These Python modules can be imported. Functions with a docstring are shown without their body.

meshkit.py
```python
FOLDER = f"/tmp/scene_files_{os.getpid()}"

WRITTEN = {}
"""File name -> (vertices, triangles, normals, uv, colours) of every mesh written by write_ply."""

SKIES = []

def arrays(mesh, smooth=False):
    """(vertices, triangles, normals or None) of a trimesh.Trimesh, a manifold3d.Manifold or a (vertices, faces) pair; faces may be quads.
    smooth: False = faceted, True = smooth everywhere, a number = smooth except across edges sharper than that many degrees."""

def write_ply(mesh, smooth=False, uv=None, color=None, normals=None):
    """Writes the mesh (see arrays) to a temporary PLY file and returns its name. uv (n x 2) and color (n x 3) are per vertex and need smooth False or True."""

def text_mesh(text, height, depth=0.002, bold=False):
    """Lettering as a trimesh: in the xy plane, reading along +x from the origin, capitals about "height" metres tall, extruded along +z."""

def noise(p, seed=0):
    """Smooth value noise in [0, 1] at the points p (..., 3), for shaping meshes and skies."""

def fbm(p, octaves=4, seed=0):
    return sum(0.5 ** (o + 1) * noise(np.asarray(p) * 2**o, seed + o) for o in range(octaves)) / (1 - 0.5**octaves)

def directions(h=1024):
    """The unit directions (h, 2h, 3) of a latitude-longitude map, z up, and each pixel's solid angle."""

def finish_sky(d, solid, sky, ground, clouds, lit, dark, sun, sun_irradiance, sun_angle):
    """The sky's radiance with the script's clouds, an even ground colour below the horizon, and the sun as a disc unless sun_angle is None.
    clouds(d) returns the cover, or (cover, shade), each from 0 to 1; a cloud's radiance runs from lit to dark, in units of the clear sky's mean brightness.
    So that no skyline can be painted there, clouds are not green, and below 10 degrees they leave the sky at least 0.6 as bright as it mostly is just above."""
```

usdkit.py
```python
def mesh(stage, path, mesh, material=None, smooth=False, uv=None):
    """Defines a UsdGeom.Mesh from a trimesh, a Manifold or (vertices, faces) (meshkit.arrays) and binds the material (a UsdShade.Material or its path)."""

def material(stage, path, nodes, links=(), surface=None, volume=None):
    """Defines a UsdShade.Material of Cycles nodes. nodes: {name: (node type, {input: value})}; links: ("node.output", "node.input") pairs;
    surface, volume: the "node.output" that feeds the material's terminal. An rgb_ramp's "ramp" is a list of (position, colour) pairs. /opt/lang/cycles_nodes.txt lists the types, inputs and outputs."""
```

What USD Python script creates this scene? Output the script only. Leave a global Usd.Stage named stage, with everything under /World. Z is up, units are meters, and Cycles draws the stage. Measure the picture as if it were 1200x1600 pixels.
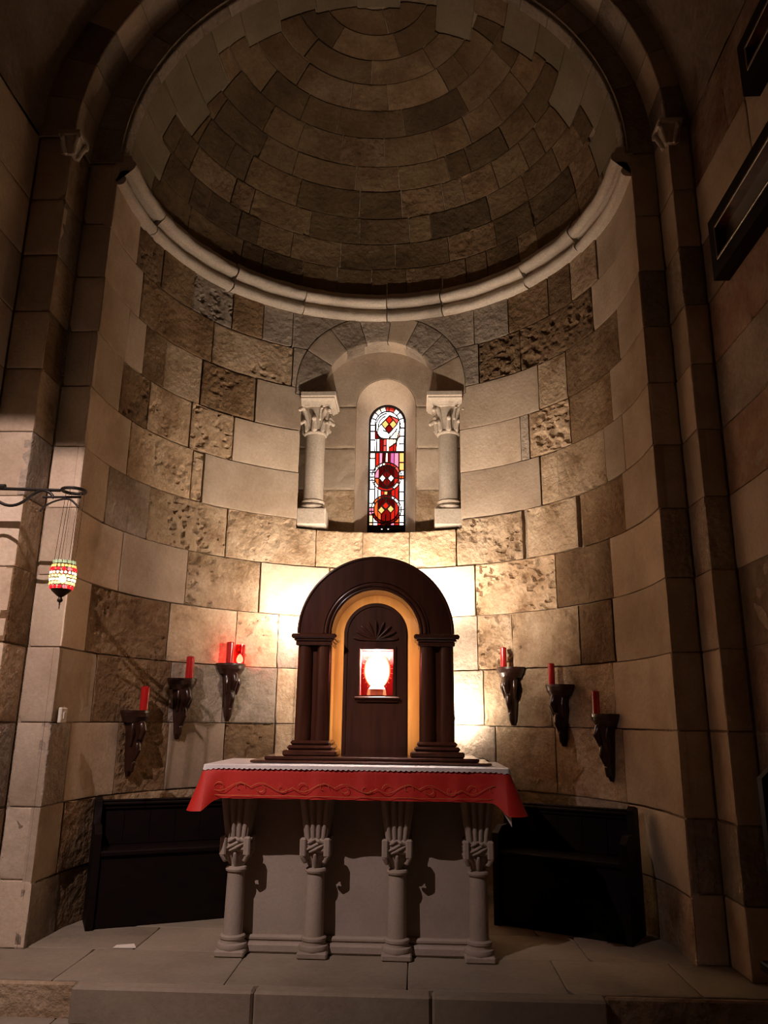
import math, random
import numpy as np, trimesh, manifold3d as m3, shapely
from shapely.geometry import Polygon, LineString, Point, box as sbox, MultiPolygon
from shapely.ops import unary_union, polygonize
from shapely import affinity
from scipy.spatial import Delaunay
from pxr import Usd, UsdGeom, UsdLux, UsdShade, Sdf, Gf
import usdkit, meshkit

rng = np.random.default_rng(7)
stage = Usd.Stage.CreateInMemory()
UsdGeom.SetStageUpAxis(stage, UsdGeom.Tokens.z)
UsdGeom.SetStageMetersPerUnit(stage, 1.0)
UsdGeom.Xform.Define(stage, '/World'); UsdGeom.Scope.Define(stage, '/World/Looks')
PI = math.pi
# ------------------------------------------------------------------ camera
cam = UsdGeom.Camera.Define(stage, '/World/camera')
_R, _U, _F = (0.99912149, 0.04009532, 0.01219092), (-0.00131183, -0.26083405, 0.96538276), (-0.04188714, 0.96455065, 0.2605523)
cam.AddTransformOp().Set(Gf.Matrix4d(*_R, 0, *_U, 0, *[-c for c in _F], 0, 0.342589, -4.810767, 1.29151, 1))
cam.CreateHorizontalApertureAttr(24.0); cam.CreateVerticalApertureAttr(32.0)
cam.CreateFocalLengthAttr(24.04); cam.CreateFStopAttr(0.0); cam.CreateClippingRangeAttr((0.05, 200))
cam.GetExposureAttr().Set(0.0)
# ------------------------------------------------------------------ daylight outside (seen through the stained glass only)
dome = UsdLux.DomeLight.Define(stage, '/World/sky')
dome.CreateColorAttr((1.0, 0.97, 0.95)); dome.CreateIntensityAttr(2.6)
# unseen spot in the nave, placed to light the left pier and altar
SPOT_POS, SPOT_AIM, SPOT_HALF, SPOT_POWER = np.array([-1.95, -3.0, 4.1]), np.array([-1.75, 0.05, 1.15]), 40.0, 430.0
sp = UsdLux.SphereLight.Define(stage, '/World/spot_light')
_d = SPOT_AIM - SPOT_POS; _d /= np.linalg.norm(_d)
_x = np.cross(_d, [0, 0, 1]); _x /= np.linalg.norm(_x); _y = np.cross(_x, _d)
sp.AddTransformOp().Set(Gf.Matrix4d(*_x, 0, *_y, 0, *(-_d), 0, *(SPOT_POS + _d * .14), 1))
sp.CreateRadiusAttr(0.012); sp.CreateColorAttr((1.0, 0.77, 0.73)); sp.CreateIntensityAttr(SPOT_POWER / (0.012 ** 2) / 100 * 3.2)
sh = UsdLux.ShapingAPI.Apply(sp.GetPrim()); sh.CreateShapingConeAngleAttr(SPOT_HALF); sh.CreateShapingConeSoftnessAttr(1.0)
BARN = 25.0
BULB, BIG = 1500.0, 3100.0        # uplights behind the tabernacle
LED, NICHE = 30.0, 3600.0
LANTERN, FLAME, NAVE_FILL = 480.0, 260.0, .25

# ------------------------------------------------------------------ helpers
_used = {}
def path_of(name, parent=None):
    base = (str(parent.GetPath()) if parent is not None else '/World') + '/'
    k = base + name; n = _used.get(k, 0); _used[k] = n + 1
    return k if n == 0 else f'{k}_{n:03d}'
def tag(p, label=None, cat=None, group=None, kind=None):
    for k, v in (('label', label), ('category', cat), ('group', group), ('kind', kind)):
        if v: p.SetCustomDataByKey(k, v)
    return p
def thing(name, label, cat, loc=(0, 0, 0), rotz=0, group=None, kind=None, scale=None):
    x = UsdGeom.Xform.Define(stage, path_of(name))
    x.AddTranslateOp().Set(Gf.Vec3d(*map(float, loc))); x.AddRotateZOp().Set(float(rotz))
    if scale: x.AddScaleOp().Set(Gf.Vec3f(scale, scale, scale))
    return tag(x.GetPrim(), label, cat, group, kind)
def obj(name, mesh, mat, parent=None, smooth=35, label=None):
    p = usdkit.mesh(stage, path_of(name, parent), mesh, MAT[mat], smooth=smooth).GetPrim()
    if label: p.SetCustomDataByKey('label', label)
    return p
def dup(root, label, loc, rotz, group=None):
    was = root.GetCustomData()
    r = thing(root.GetName(), label, was['category'], loc, rotz, group or was.get('group'))
    r.GetReferences().AddInternalReference(root.GetPath()); r.SetInstanceable(True)
    return r
def tm(m):
    if isinstance(m, trimesh.Trimesh): return m
    a = m.to_mesh(); return trimesh.Trimesh(a.vert_properties[:, :3], a.tri_verts, process=False)
def cat(*ms):
    return trimesh.util.concatenate([tm(m) for m in ms])
def bx(x0, x1, y0, y1, z0, z1, b=0.004):
    """bevelled box"""
    b = min(b, (x1 - x0) * .4, (y1 - y0) * .4, (z1 - z0) * .4)
    pts = []
    for sx in (0, 1):
        for sy in (0, 1):
            for sz in (0, 1):
                c = np.array([(x0, x1)[sx], (y0, y1)[sy], (z0, z1)[sz]]); d = np.array([1 - 2 * sx, 1 - 2 * sy, 1 - 2 * sz]) * b
                for k in range(3):
                    e = d.copy(); e[k] = 0; pts.append(c + e)
    return tm(m3.Manifold.hull_points(np.array(pts)))
def lathe(prof, n=32, axis=(0, 0)):
    prof = np.array(prof, float); prof[:, 0] = np.maximum(prof[:, 0], 1e-4)
    if prof[0, 0] > 2e-4: prof = np.vstack([[1e-4, prof[0, 1]], prof])
    if prof[-1, 0] > 2e-4: prof = np.vstack([prof, [1e-4, prof[-1, 1]]])
    t = np.arange(n) / n * 2 * PI
    v = np.stack([prof[:, None, 0] * np.cos(t) + axis[0], prof[:, None, 0] * np.sin(t) + axis[1], np.repeat(prof[:, 1:2], n, 1)], -1).reshape(-1, 3)
    f = []
    for i in range(len(prof) - 1):
        for j in range(n):
            a, b = i * n + j, i * n + (j + 1) % n
            f += [[a, b, b + n], [a, b + n, a + n]]
    return trimesh.Trimesh(v, f, process=False)
def tube(pts, r, n=8, closed=False):
    pts = np.array(pts, float); N = len(pts); r = np.broadcast_to(np.asarray(r, float), (N,))
    T = np.roll(pts, -1, 0) - np.roll(pts, 1, 0) if closed else np.gradient(pts, axis=0)
    T /= np.linalg.norm(T, axis=1, keepdims=True) + 1e-12
    u = np.cross(T[0], [0, 0, 1.0]);
    if np.linalg.norm(u) < 1e-3: u = np.cross(T[0], [1.0, 0, 0])
    v = []; t = np.arange(n) / n * 2 * PI
    for i in range(N):
        u = u - T[i] * (u @ T[i]); u /= np.linalg.norm(u); w = np.cross(T[i], u)
        v.append(pts[i] + r[i] * (np.cos(t)[:, None] * u + np.sin(t)[:, None] * w))
    v = np.vstack(v); f = []
    for i in range(N if closed else N - 1):
        for j in range(n):
            a, b = i * n + j, i * n + (j + 1) % n; c, d = ((i + 1) % N) * n + j, ((i + 1) % N) * n + (j + 1) % n
            f += [[a, b, d], [a, d, c]]
    if not closed:
        v = np.vstack([v, pts[0], pts[-1]])
        for j in range(n):
            f += [[N * n, (j + 1) % n, j], [N * n + 1, (N - 1) * n + j, (N - 1) * n + (j + 1) % n]]
    return trimesh.Trimesh(v, f, process=False)
def extr(poly, y0, y1):
    """shapely polygon in (x, z) extruded from y0 to y1"""
    out = []
    for g in getattr(poly, 'geoms', [poly]):
        if g.is_empty: continue
        m = trimesh.creation.extrude_polygon(g, y1 - y0, engine='earcut')
        v = m.vertices; out.append(trimesh.Trimesh(np.stack([v[:, 0], y1 - v[:, 2], v[:, 1]], 1), m.faces, process=False))
    return cat(*out)
def hull_chain(pts, rs, n=10):
    s = [m3.Manifold.sphere(r, n).translate(list(map(float, p))) for p, r in zip(pts, rs)]
    out = m3.Manifold()
    for a, b in zip(s[:-1], s[1:]): out = out + m3.Manifold.batch_hull([a, b])
    return out
def sweep_y(prof, path2d, z_of=None):
    pass

def stone_mesh(poly, fmap, h=.05, joint=.004, bevel=.012, back=.05, rough=0.0, seed=0, edge=.004, pit=.5, proud=0.0, dmin=-.039):
    """One dressed or weathered block: poly (u, v) in metres on the surface, fmap(u, v, depth) -> xyz, depth > 0 towards the room."""
    poly = poly.buffer(0)
    if poly.geom_type != 'Polygon': poly = max(poly.geoms, key=lambda g: g.area)
    inner = poly.buffer(-joint, join_style=2)
    if inner.is_empty: return None
    if inner.geom_type != 'Polygon': inner = max(inner.geoms, key=lambda g: g.area)
    top = inner.buffer(-bevel)
    if top.is_empty: return None
    if top.geom_type != 'Polygon': top = max(top.geoms, key=lambda g: g.area)
    ex = top.exterior.simplify(.001); L = ex.length
    n = max(8, int(L / max(h, .02)))
    cs = np.array(ex.coords)[:-1]
    dist = sorted(set([round(ex.project(Point(c)), 5) for c in cs] + [round(x, 5) for x in np.linspace(0, L, n, endpoint=False)]))
    keep = [dist[0]]
    for d in dist[1:]:
        if d - keep[-1] > .25 * L / n: keep.append(d)
    ring = np.array([ex.interpolate(d).coords[0] for d in keep])
    if Polygon(ring).exterior.is_ccw is False: ring = ring[::-1]
    nxt, prv = np.roll(ring, -1, 0), np.roll(ring, 1, 0)
    t = nxt - prv; t /= np.linalg.norm(t, axis=1, keepdims=True) + 1e-9
    nrm = np.stack([t[:, 1], -t[:, 0]], 1)
    ie = inner.exterior
    base = np.array([ie.interpolate(ie.project(Point(*(p + q * bevel)))).coords[0] for p, q in zip(ring, nrm)])
    jit = (meshkit.noise(np.c_[ring * 9, np.full(len(ring), seed * 1.7)], seed) - .5) * 2 * edge * (1 + 2 * rough)
    ring = ring - nrm * np.abs(jit)[:, None]; base = base - nrm * (np.abs(jit) * .8)[:, None]
    x0, y0, x1, y1 = top.bounds
    gx, gy = np.meshgrid(np.arange(x0 + h / 2, x1, h), np.arange(y0 + h / 2, y1, h))
    g = np.stack([gx.ravel(), gy.ravel()], 1)
    if len(g):
        g = g + rng.uniform(-.2, .2, g.shape) * h
        sh_ = top.buffer(-.45 * h)
        g = g[shapely.contains_xy(sh_, g[:, 0], g[:, 1])] if not sh_.is_empty else g[:0]
    P = np.vstack([ring, g]); nr = len(ring)
    tri = Delaunay(P).simplices
    c = P[tri].mean(1); tri = tri[shapely.contains_xy(Polygon(ring), c[:, 0], c[:, 1])]
    a, b, cc = P[tri[:, 0]], P[tri[:, 1]], P[tri[:, 2]]
    cr = (b[:, 0] - a[:, 0]) * (cc[:, 1] - a[:, 1]) - (b[:, 1] - a[:, 1]) * (cc[:, 0] - a[:, 0])
    tri[cr < 0] = tri[cr < 0][:, ::-1]; tri = tri[np.abs(cr) > 1e-9]
    q = np.c_[P, np.full(len(P), seed * 3.1)]
    d = (meshkit.fbm(q * 2.2, 3, seed) - .5) * (.004 + .006 * rough) + proud
    if rough > 0:
        patch = np.clip((meshkit.fbm(q * 2.6, 2, seed + 5) - (.62 - .28 * pit)) * 6, 0, 1)
        nz = meshkit.fbm(q * np.array([19, 25, 1]), 2, seed + 9)
        pits = np.clip((nz - .58) * 12, 0, 1)
        n2 = np.clip((meshkit.noise(q * np.array([44, 50, 1]), seed + 4) - .72) * 8, 0, 1)
        d = d - rough * (patch * (pits * .034 + n2 * .012) + .004 * meshkit.noise(q * 30, seed + 3))
    d = np.maximum(d, dmin)
    D = np.concatenate([d, np.full(nr, -bevel * .7) + proud, np.full(nr, -back)])
    UV = np.vstack([P, base, base]); m0 = len(P)
    f = [tri]; i = np.arange(nr); j = (i + 1) % nr
    f.append(np.stack([i, m0 + i, m0 + j], 1)); f.append(np.stack([i, m0 + j, j], 1))
    f.append(np.stack([m0 + i, m0 + nr + i, m0 + nr + j], 1)); f.append(np.stack([m0 + i, m0 + nr + j, m0 + j], 1))
    return trimesh.Trimesh(fmap(UV[:, 0], UV[:, 1], D), np.vstack(f), process=False)

# ------------------------------------------------------------------ materials
MAT = {}
def M(name, nodes, links=(), surface='p.BSDF'):
    MAT[name] = usdkit.material(stage, '/World/Looks/' + name, nodes, links, surface=surface)
def plain(name, color, rough=.5, metal=0, coat=0, spec=.5, emis=None, es=0):
    pr = {'base_color': color, 'roughness': rough, 'metallic': metal, 'coat_weight': coat, 'coat_roughness': .12, 'specular_ior_level': spec}
    if emis is not None: pr.update(emission_color=emis, emission_strength=es)
    M(name, {'p': ('principled_bsdf', pr)})
def stone(name, dark, mid, light, scale=2.2, bump=.35, fine=38, spots=.5, grain=.20, vary=.22):
    """limestone: broad weather staining, grain, small pitting; tone varies from block to block"""
    M(name, {
        'g': ('geometry', {}), 'oi': ('object_info', {}),
        'off': ('vector_math', {'math_type': 'scale', 'scale': 40.0}), 'cmb': ('combine_xyz', {}),
        'add': ('vector_math', {'math_type': 'add'}),
        'n1': ('noise_texture', {'scale': scale, 'detail': 5.0, 'roughness': .62}),
        'r1': ('rgb_ramp', {'ramp': [(.28, dark), (.48, mid), (.70, light)]}),
        'n2': ('noise_texture', {'scale': fine, 'detail': 4.0, 'roughness': .7}),
        'mr': ('map_range', {'from_min': .3, 'from_max': .7, 'to_min': 1 - grain, 'to_max': 1 + grain * .65}),
        'mo': ('map_range', {'from_min': 0.0, 'from_max': 1.0, 'to_min': 1 - vary, 'to_max': 1 + vary * .85}),
        'mm': ('math', {'math_type': 'multiply'}),
        'c': ('vector_math', {'math_type': 'scale'}),
        'vo': ('noise_texture', {'scale': fine * .55, 'detail': 3.0}),
        'vr': ('map_range', {'from_min': .50, 'from_max': .68, 'to_min': 0.0, 'to_max': -1.0 * spots}),
        'hs': ('math', {'math_type': 'add'}),
        'b': ('bump', {'strength': bump, 'distance': .02}),
        'p': ('principled_bsdf', {'roughness': .88, 'specular_ior_level': .25})},
      [('oi.random', 'cmb.x'), ('oi.random', 'cmb.z'), ('cmb.vector', 'off.vector1'), ('g.position', 'add.vector1'), ('off.vector', 'add.vector2'),
       ('add.vector', 'n1.vector'), ('g.position', 'n2.vector'), ('g.position', 'vo.vector'), ('n1.fac', 'r1.fac'),
       ('n2.fac', 'mr.value'), ('oi.random', 'mo.value'), ('mr.result', 'mm.value1'), ('mo.result', 'mm.value2'),
       ('r1.color', 'c.vector1'), ('mm.value', 'c.scale'), ('c.vector', 'p.base_color'),
       ('vo.fac', 'vr.value'), ('vr.result', 'hs.value1'), ('n2.fac', 'hs.value2'), ('hs.value', 'b.height'), ('b.normal', 'p.normal')])
stone('pale_limestone', (.33, .245, .165), (.46, .36, .26), (.55, .45, .34), 1.6, .16, 45, .25, .12)
stone('tan_limestone', (.18, .105, .05), (.385, .275, .17), (.50, .385, .26), 3.4, .32, 40, .9)
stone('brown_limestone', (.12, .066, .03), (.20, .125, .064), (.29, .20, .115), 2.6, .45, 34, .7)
stone('grey_limestone', (.20, .155, .112), (.31, .25, .19), (.40, .33, .255), 2.4, .4, 34, .7)
stone('shaded_dome_limestone', (.08, .048, .022), (.135, .085, .04), (.19, .13, .068), 2.0, .4, 34, .6, .2, .34)  # toned darker in place of the lamp light falling off upwards
stone('ring_limestone', (.17, .13, .078), (.215, .17, .105), (.26, .21, .135), 1.6, .2, 40, .4, .12, .10)
stone('carved_stone', (.44, .37, .29), (.52, .445, .355), (.58, .505, .41), 2.0, .12, 60, .2)
stone('altar_stone', (.29, .235, .185), (.355, .29, .235), (.40, .335, .275), 2.0, .10, 60, .2, .08, .06)
stone('floor_stone', (.19, .15, .11), (.255, .21, .155), (.31, .26, .195), 1.4, .12, 30, .25, .10, .10)
stone('mortar', (.20, .15, .10), (.30, .235, .165), (.38, .30, .22), 4.0, .5, 40, .6)
stone('plaster', (.15, .105, .07), (.23, .17, .12), (.31, .24, .17), 1.5, .35, 25, .5)
stone('red_stained_stone', (.19, .085, .052), (.26, .165, .11), (.34, .25, .18), 3.5, .4, 25, .6)
def wood(name, a, b, rough, coat, axis='z', spec=.5):
    sc = {'z': (22, 22, 2.0), 'x': (2.0, 22, 22)}[axis]
    M(name, {'g': ('geometry', {}), 'm': ('vector_math', {'math_type': 'multiply', 'vector2': sc}), 'n': ('noise_texture', {'scale': 1.0, 'detail': 4.0, 'distortion': .6}),
             'r': ('rgb_ramp', {'ramp': [(.3, a), (.7, b)]}), 'bp': ('bump', {'strength': .06, 'distance': .004}),
             'p': ('principled_bsdf', {'roughness': rough, 'coat_weight': coat, 'coat_roughness': .15, 'specular_ior_level': spec})},
      [('g.position', 'm.vector1'), ('m.vector', 'n.vector'), ('n.fac', 'r.fac'), ('r.color', 'p.base_color'), ('n.fac', 'bp.height'), ('bp.normal', 'p.normal')])
wood('mahogany', (.045, .013, .007), (.085, .028, .014), .30, .55)
wood('mahogany_door', (.050, .016, .008), (.095, .034, .016), .38, .25)
wood('honey_wood', (.40, .23, .105), (.52, .32, .16), .45, .1)
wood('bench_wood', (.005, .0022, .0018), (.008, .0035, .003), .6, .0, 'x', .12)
wood('sconce_wood', (.020, .007, .004), (.036, .012, .007), .32, .4)
plain('iron', (.018, .014, .012), .5, .6)
plain('bronze', (.06, .042, .026), .42, .8)
plain('lead', (.010, .006, .006), .7)
plain('gold', (.80, .55, .24), .3, 1.0)
plain('gold_thread', (.50, .20, .05), .5, .3)
plain('brown_lacquer', (.30, .13, .05), .4, 0, .3)
plain('velvet', (.42, .05, .045), .9)
plain('ivory', (.86, .80, .70), .5)
plain('candle_red', (.40, .012, .012), .22, 0, .6)
plain('white_plastic', (.62, .58, .50), .45)
plain('pale_patch', (.62, .56, .48), .8)
plain('picture', (.05, .03, .018), .4, 0, .2)
plain('carpet', (.22, .025, .02), .95)
plain('bulb', (.9, .9, .9), .4, emis=(1.0, .82, .66), es=BULB)
plain('reflector_bulb', (.9, .9, .9), .4, emis=(1.0, .80, .65), es=BIG)
plain('led', (.9, .7, .4), .4, emis=(1.0, .62, .27), es=LED)
plain('niche_bulb', (.9, .9, .9), .4, emis=(1.0, .86, .78), es=NICHE)
plain('lantern_bulb', (.9, .9, .9), .4, emis=(1.0, .74, .52), es=LANTERN)
plain('fill_bulb', (.9, .9, .9), .4, emis=(1.0, .72, .48), es=NAVE_FILL)
plain('flame', (.9, .6, .3), .4, emis=(1.0, .40, .26), es=FLAME)
def fabric(name, c1, c2, rough=.8, sheen=.4):
    M(name, {'g': ('geometry', {}), 'n': ('noise_texture', {'scale': 260.0, 'detail': 2.0}), 'r': ('rgb_ramp', {'ramp': [(.3, c1), (.7, c2)]}), 'b': ('bump', {'strength': .12, 'distance': .002}),
             'p': ('principled_bsdf', {'roughness': rough, 'sheen_weight': sheen, 'sheen_roughness': .4})},
      [('g.position', 'n.vector'), ('n.fac', 'r.fac'), ('r.color', 'p.base_color'), ('n.fac', 'b.height'), ('b.normal', 'p.normal')])
fabric('red_brocade', (.42, .011, .006), (.60, .020, .009), .65, .0)
fabric('white_lace', (.62, .57, .55), (.78, .73, .71))
fabric('white_linen', (.55, .49, .44), (.66, .60, .54))
def glass(name, color, gl=.06):
    M(name, {'t': ('transparent_bsdf', {'color': color}), 's': ('glossy_bsdf', {'color': (.8, .8, .8), 'roughness': .08}), 'm': ('mix_closure', {'fac': gl})},
      [('t.BSDF', 'm.closure1'), ('s.BSDF', 'm.closure2')], surface='m.closure')
GL = {'white': (.95, .93, .95), 'cream': (.85, .70, .58), 'peach': (.70, .40, .28), 'orange': (.50, .16, .06), 'amber': (.66, .34, .18),
      'red': (.34, .050, .036), 'ruby': (.20, .024, .020), 'dark': (.105, .016, .014), 'rose': (.52, .14, .12), 'pink': (.55, .24, .30), 'violet': (.34, .16, .26), 'brick': (.36, .060, .035)}
for k_, c_ in GL.items(): glass('glass_' + k_, c_)
glass('votive_red', (.72, .09, .08), .08)
M('votive_wax', {'d': ('diffuse_bsdf', {'color': (.55, .03, .025)}), 't': ('translucent_bsdf', {'color': (.9, .10, .07)}), 'm': ('mix_closure', {'fac': .55})}, [('d.BSDF', 'm.closure1'), ('t.BSDF', 'm.closure2')], surface='m.closure')
def bead(name, c):
    M(name, {'d': ('glossy_bsdf', {'color': (.7, .7, .7), 'roughness': .15}), 't': ('translucent_bsdf', {'color': c}), 'u': ('transparent_bsdf', {'color': tuple(x * .8 for x in c)}), 'm': ('mix_closure', {'fac': .5}), 'm2': ('mix_closure', {'fac': .10})},
      [('t.BSDF', 'm.closure1'), ('u.BSDF', 'm.closure2'), ('m.closure', 'm2.closure1'), ('d.BSDF', 'm2.closure2')], surface='m2.closure')
bead('bead_red', (.85, .07, .12)); bead('bead_pink', (.9, .25, .33)); bead('bead_amber', (.95, .66, .36)); bead('bead_clear', (.85, .85, .72)); bead('bead_teal', (.40, .50, .44))

# ------------------------------------------------------------------ apse geometry
R, S, HD = 1.894, 0.20, 5.33
ZC = [5.15, 4.75, 4.34, 3.91, 3.49, 3.05, 2.62, 2.17, 1.71, 1.25, 0.76, 0.34, -0.04]
UA = R * PI / 2 + S
def wall_map(u, z, d, r0=R):
    u, z, d = np.broadcast_arrays(np.asarray(u, float), z, d)
    a = np.clip(u, -R * PI / 2, R * PI / 2) / R; ex = np.abs(u) - R * PI / 2; st = ex > 0
    x = (r0 - d) * np.sin(a); y = S + (r0 - d) * np.cos(a)
    x = np.where(st, np.sign(u) * (r0 - d), x); y = np.where(st, S - ex, y)
    return np.stack([x, y, z], -1)
def at_wall(u, z, d): return wall_map(np.array([u]), np.array([z]), np.array([d]))[0]
WZ = 4.36                                   # springing of the window arch
AB = 4.272                                  # top of the abaci: the arch is stilted above them
hole = unary_union([sbox(-.765, 2.965, .765, AB), sbox(-.54, AB - .01, .54, WZ), Point(0, WZ).buffer(.54, 48).intersection(sbox(-1, WZ - .01, 1, 6))])
ring_zone = unary_union([Point(0.0, WZ).buffer(.83, 48).intersection(sbox(-1.2, WZ - .001, 1.2, 5.15)), sbox(-.83, AB, .83, WZ)])
p_, t_, b_, g_ = 'pale_limestone', 'tan_limestone', 'brown_limestone', 'grey_limestone'
# per course, top to bottom: (u0, u1, material, roughness)
courses = [
 [(-UA, -2.70, p_, 0), (-2.70, -2.34, b_, .5), (-2.34, -1.95, b_, .05), (-1.95, -1.51, g_, .8), (-1.51, -1.19, b_, .15), (-1.19, -.89, g_, .1), (-.89, -.3, g_, .15), (-.3, .35, g_, .1), (.35, .93, g_, .1), (.93, 1.29, g_, .1), (1.29, 1.75, b_, .3), (1.75, 2.03, b_, .4), (2.03, 2.40, t_, .3), (2.40, UA, p_, 0)],
 [(-UA, -2.58, p_, .1), (-2.58, -1.70, b_, .35), (-1.70, -.87, t_, 1.0), (-.87, -.5, g_, .1), (.5, .97, g_, .2), (.97, 1.41, b_, .9), (1.41, 2.29, b_, .9), (2.29, UA, p_, 0)],
 [(-UA, -2.72, p_, .1), (-2.72, -2.47, p_, .1), (-2.47, -2.20, b_, .2), (-2.20, -1.79, t_, .15), (-1.79, -1.22, b_, .6), (-1.22, -.765, p_, .15), (.765, 1.59, p_, .08), (1.59, 1.92, t_, .7), (1.92, 2.66, b_, .15), (2.66, UA, p_, 0)],
 [(-UA, -2.71, p_, 0), (-2.71, -2.34, b_, .9), (-2.34, -1.86, t_, .6), (-1.86, -1.42, t_, .9), (-1.42, -.765, p_, .05), (.765, 1.38, p_, .08), (1.38, 1.47, g_, .3), (1.47, 1.93, t_, .9), (1.93, 2.48, b_, .2), (2.48, UA, p_, 0)],
 [(-UA, -2.53, p_, 0), (-2.53, -1.81, t_, .75), (-1.81, -1.69, t_, .7), (-1.69, -.765, p_, .08), (.765, 1.57, p_, .06), (1.57, 1.76, t_, .2), (1.76, 2.34, t_, .3), (2.34, 2.62, p_, 0), (2.62, UA, p_, 0)],
 [(-UA, -2.76, p_, 0), (-2.76, -2.23, g_, .2), (-2.23, -1.42, t_, .95), (-1.42, -.58, t_, .5), (-.58, -.15, t_, .5), (-.15, .28, t_, .4), (.28, .72, t_, .4), (.72, 1.37, t_, 1.0), (1.41, 1.95, t_, .4), (1.99, 2.56, b_, .4), (2.56, UA, p_, .1)],
 [(-UA, -2.49, p_, 0), (-2.49, -1.78, p_, .03), (-1.78, -1.08, t_, .9), (-1.08, -.45, p_, .05), (-.45, .2, t_, .3), (.2, .89, p_, .1), (.89, 1.68, t_, .95), (1.68, 2.32, b_, .2), (2.32, UA, p_, .1)],
 [(-UA, -2.83, p_, .1), (-2.83, -1.91, b_, .45), (-1.91, -1.27, t_, .1), (-1.27, -.89, t_, .6), (-.89, -.2, g_, .3), (-.2, .35, t_, .3), (.35, .90, g_, .3), (.90, 1.23, t_, .7), (1.23, 1.91, t_, .4), (1.91, 2.30, b_, .2), (2.30, UA, p_, .05)],
 [(-UA, -2.64, p_, .1), (-2.64, -1.85, b_, .1), (-1.85, -1.35, g_, .1), (-1.35, -.88, g_, .5), (-.88, -.25, t_, .4), (-.25, .4, g_, .2), (.4, .95, g_, .5), (.95, 1.58, t_, .3), (1.58, 2.26, t_, .1), (2.26, UA, p_, .05)],
 [(-UA, -2.88, g_, .1), (-2.88, -2.32, p_, .05), (-2.32, -1.83, b_, .1), (-1.83, -1.32, p_, .05), (-1.32, -.87, b_, .6), (-.87, 0, t_, .4), (0, .6, g_, .3), (.6, 1.05, g_, .3), (1.05, 1.61, t_, .15), (1.61, 2.32, t_, .1), (2.32, UA, p_, .05)],
 [(-UA, -2.86, p_, .1), (-2.86, -2.3, b_, .6), (-2.3, -1.5, t_, .4), (-1.5, -.7, b_, .4), (-.7, .1, t_, .3), (.1, .9, t_, .3), (.9, 1.7, t_, .3), (1.7, 2.35, g_, .2), (2.35, UA, p_, .1)],
 [(-UA, -2.8, g_, .2), (-2.8, -2.2, b_, .7), (-2.2, -1.3, t_, .4), (-1.3, -.4, b_, .4), (-.4, .5, t_, .3), (.5, 1.4, t_, .3), (1.4, 2.25, g_, .2), (2.25, UA, t_, .1)]]

wall = thing('wall_back', 'curved apse wall of large weathered limestone blocks around the altar', 'wall', kind='structure')
# mortar bed behind the blocks, with the hole of the window
def surf_grid(us, vs, fmap, d, keep=None):
    uu, vv = np.meshgrid(us, vs); V = fmap(uu.ravel(), vv.ravel(), np.full(uu.size, d))
    nu, nv = len(us), len(vs); f = []
    for j in range(nv - 1):
        for i in range(nu - 1):
            if keep is not None and not keep(.5 * (us[i] + us[i + 1]), .5 * (vs[j] + vs[j + 1])): continue
            a = j * nu + i; f += [[a, a + 1, a + nu + 1], [a, a + nu + 1, a + nu]]
    return trimesh.Trimesh(V, f, process=False)
_us = np.array(sorted(set(np.round(np.concatenate([np.linspace(-UA, UA, 90), [-.765, .765]]), 4))))
_vs = np.array(sorted(set(np.round(np.concatenate([np.linspace(-.2, 5.6, 40), np.linspace(4.3, 5.0, 30), [2.965]]), 4))))
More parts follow.
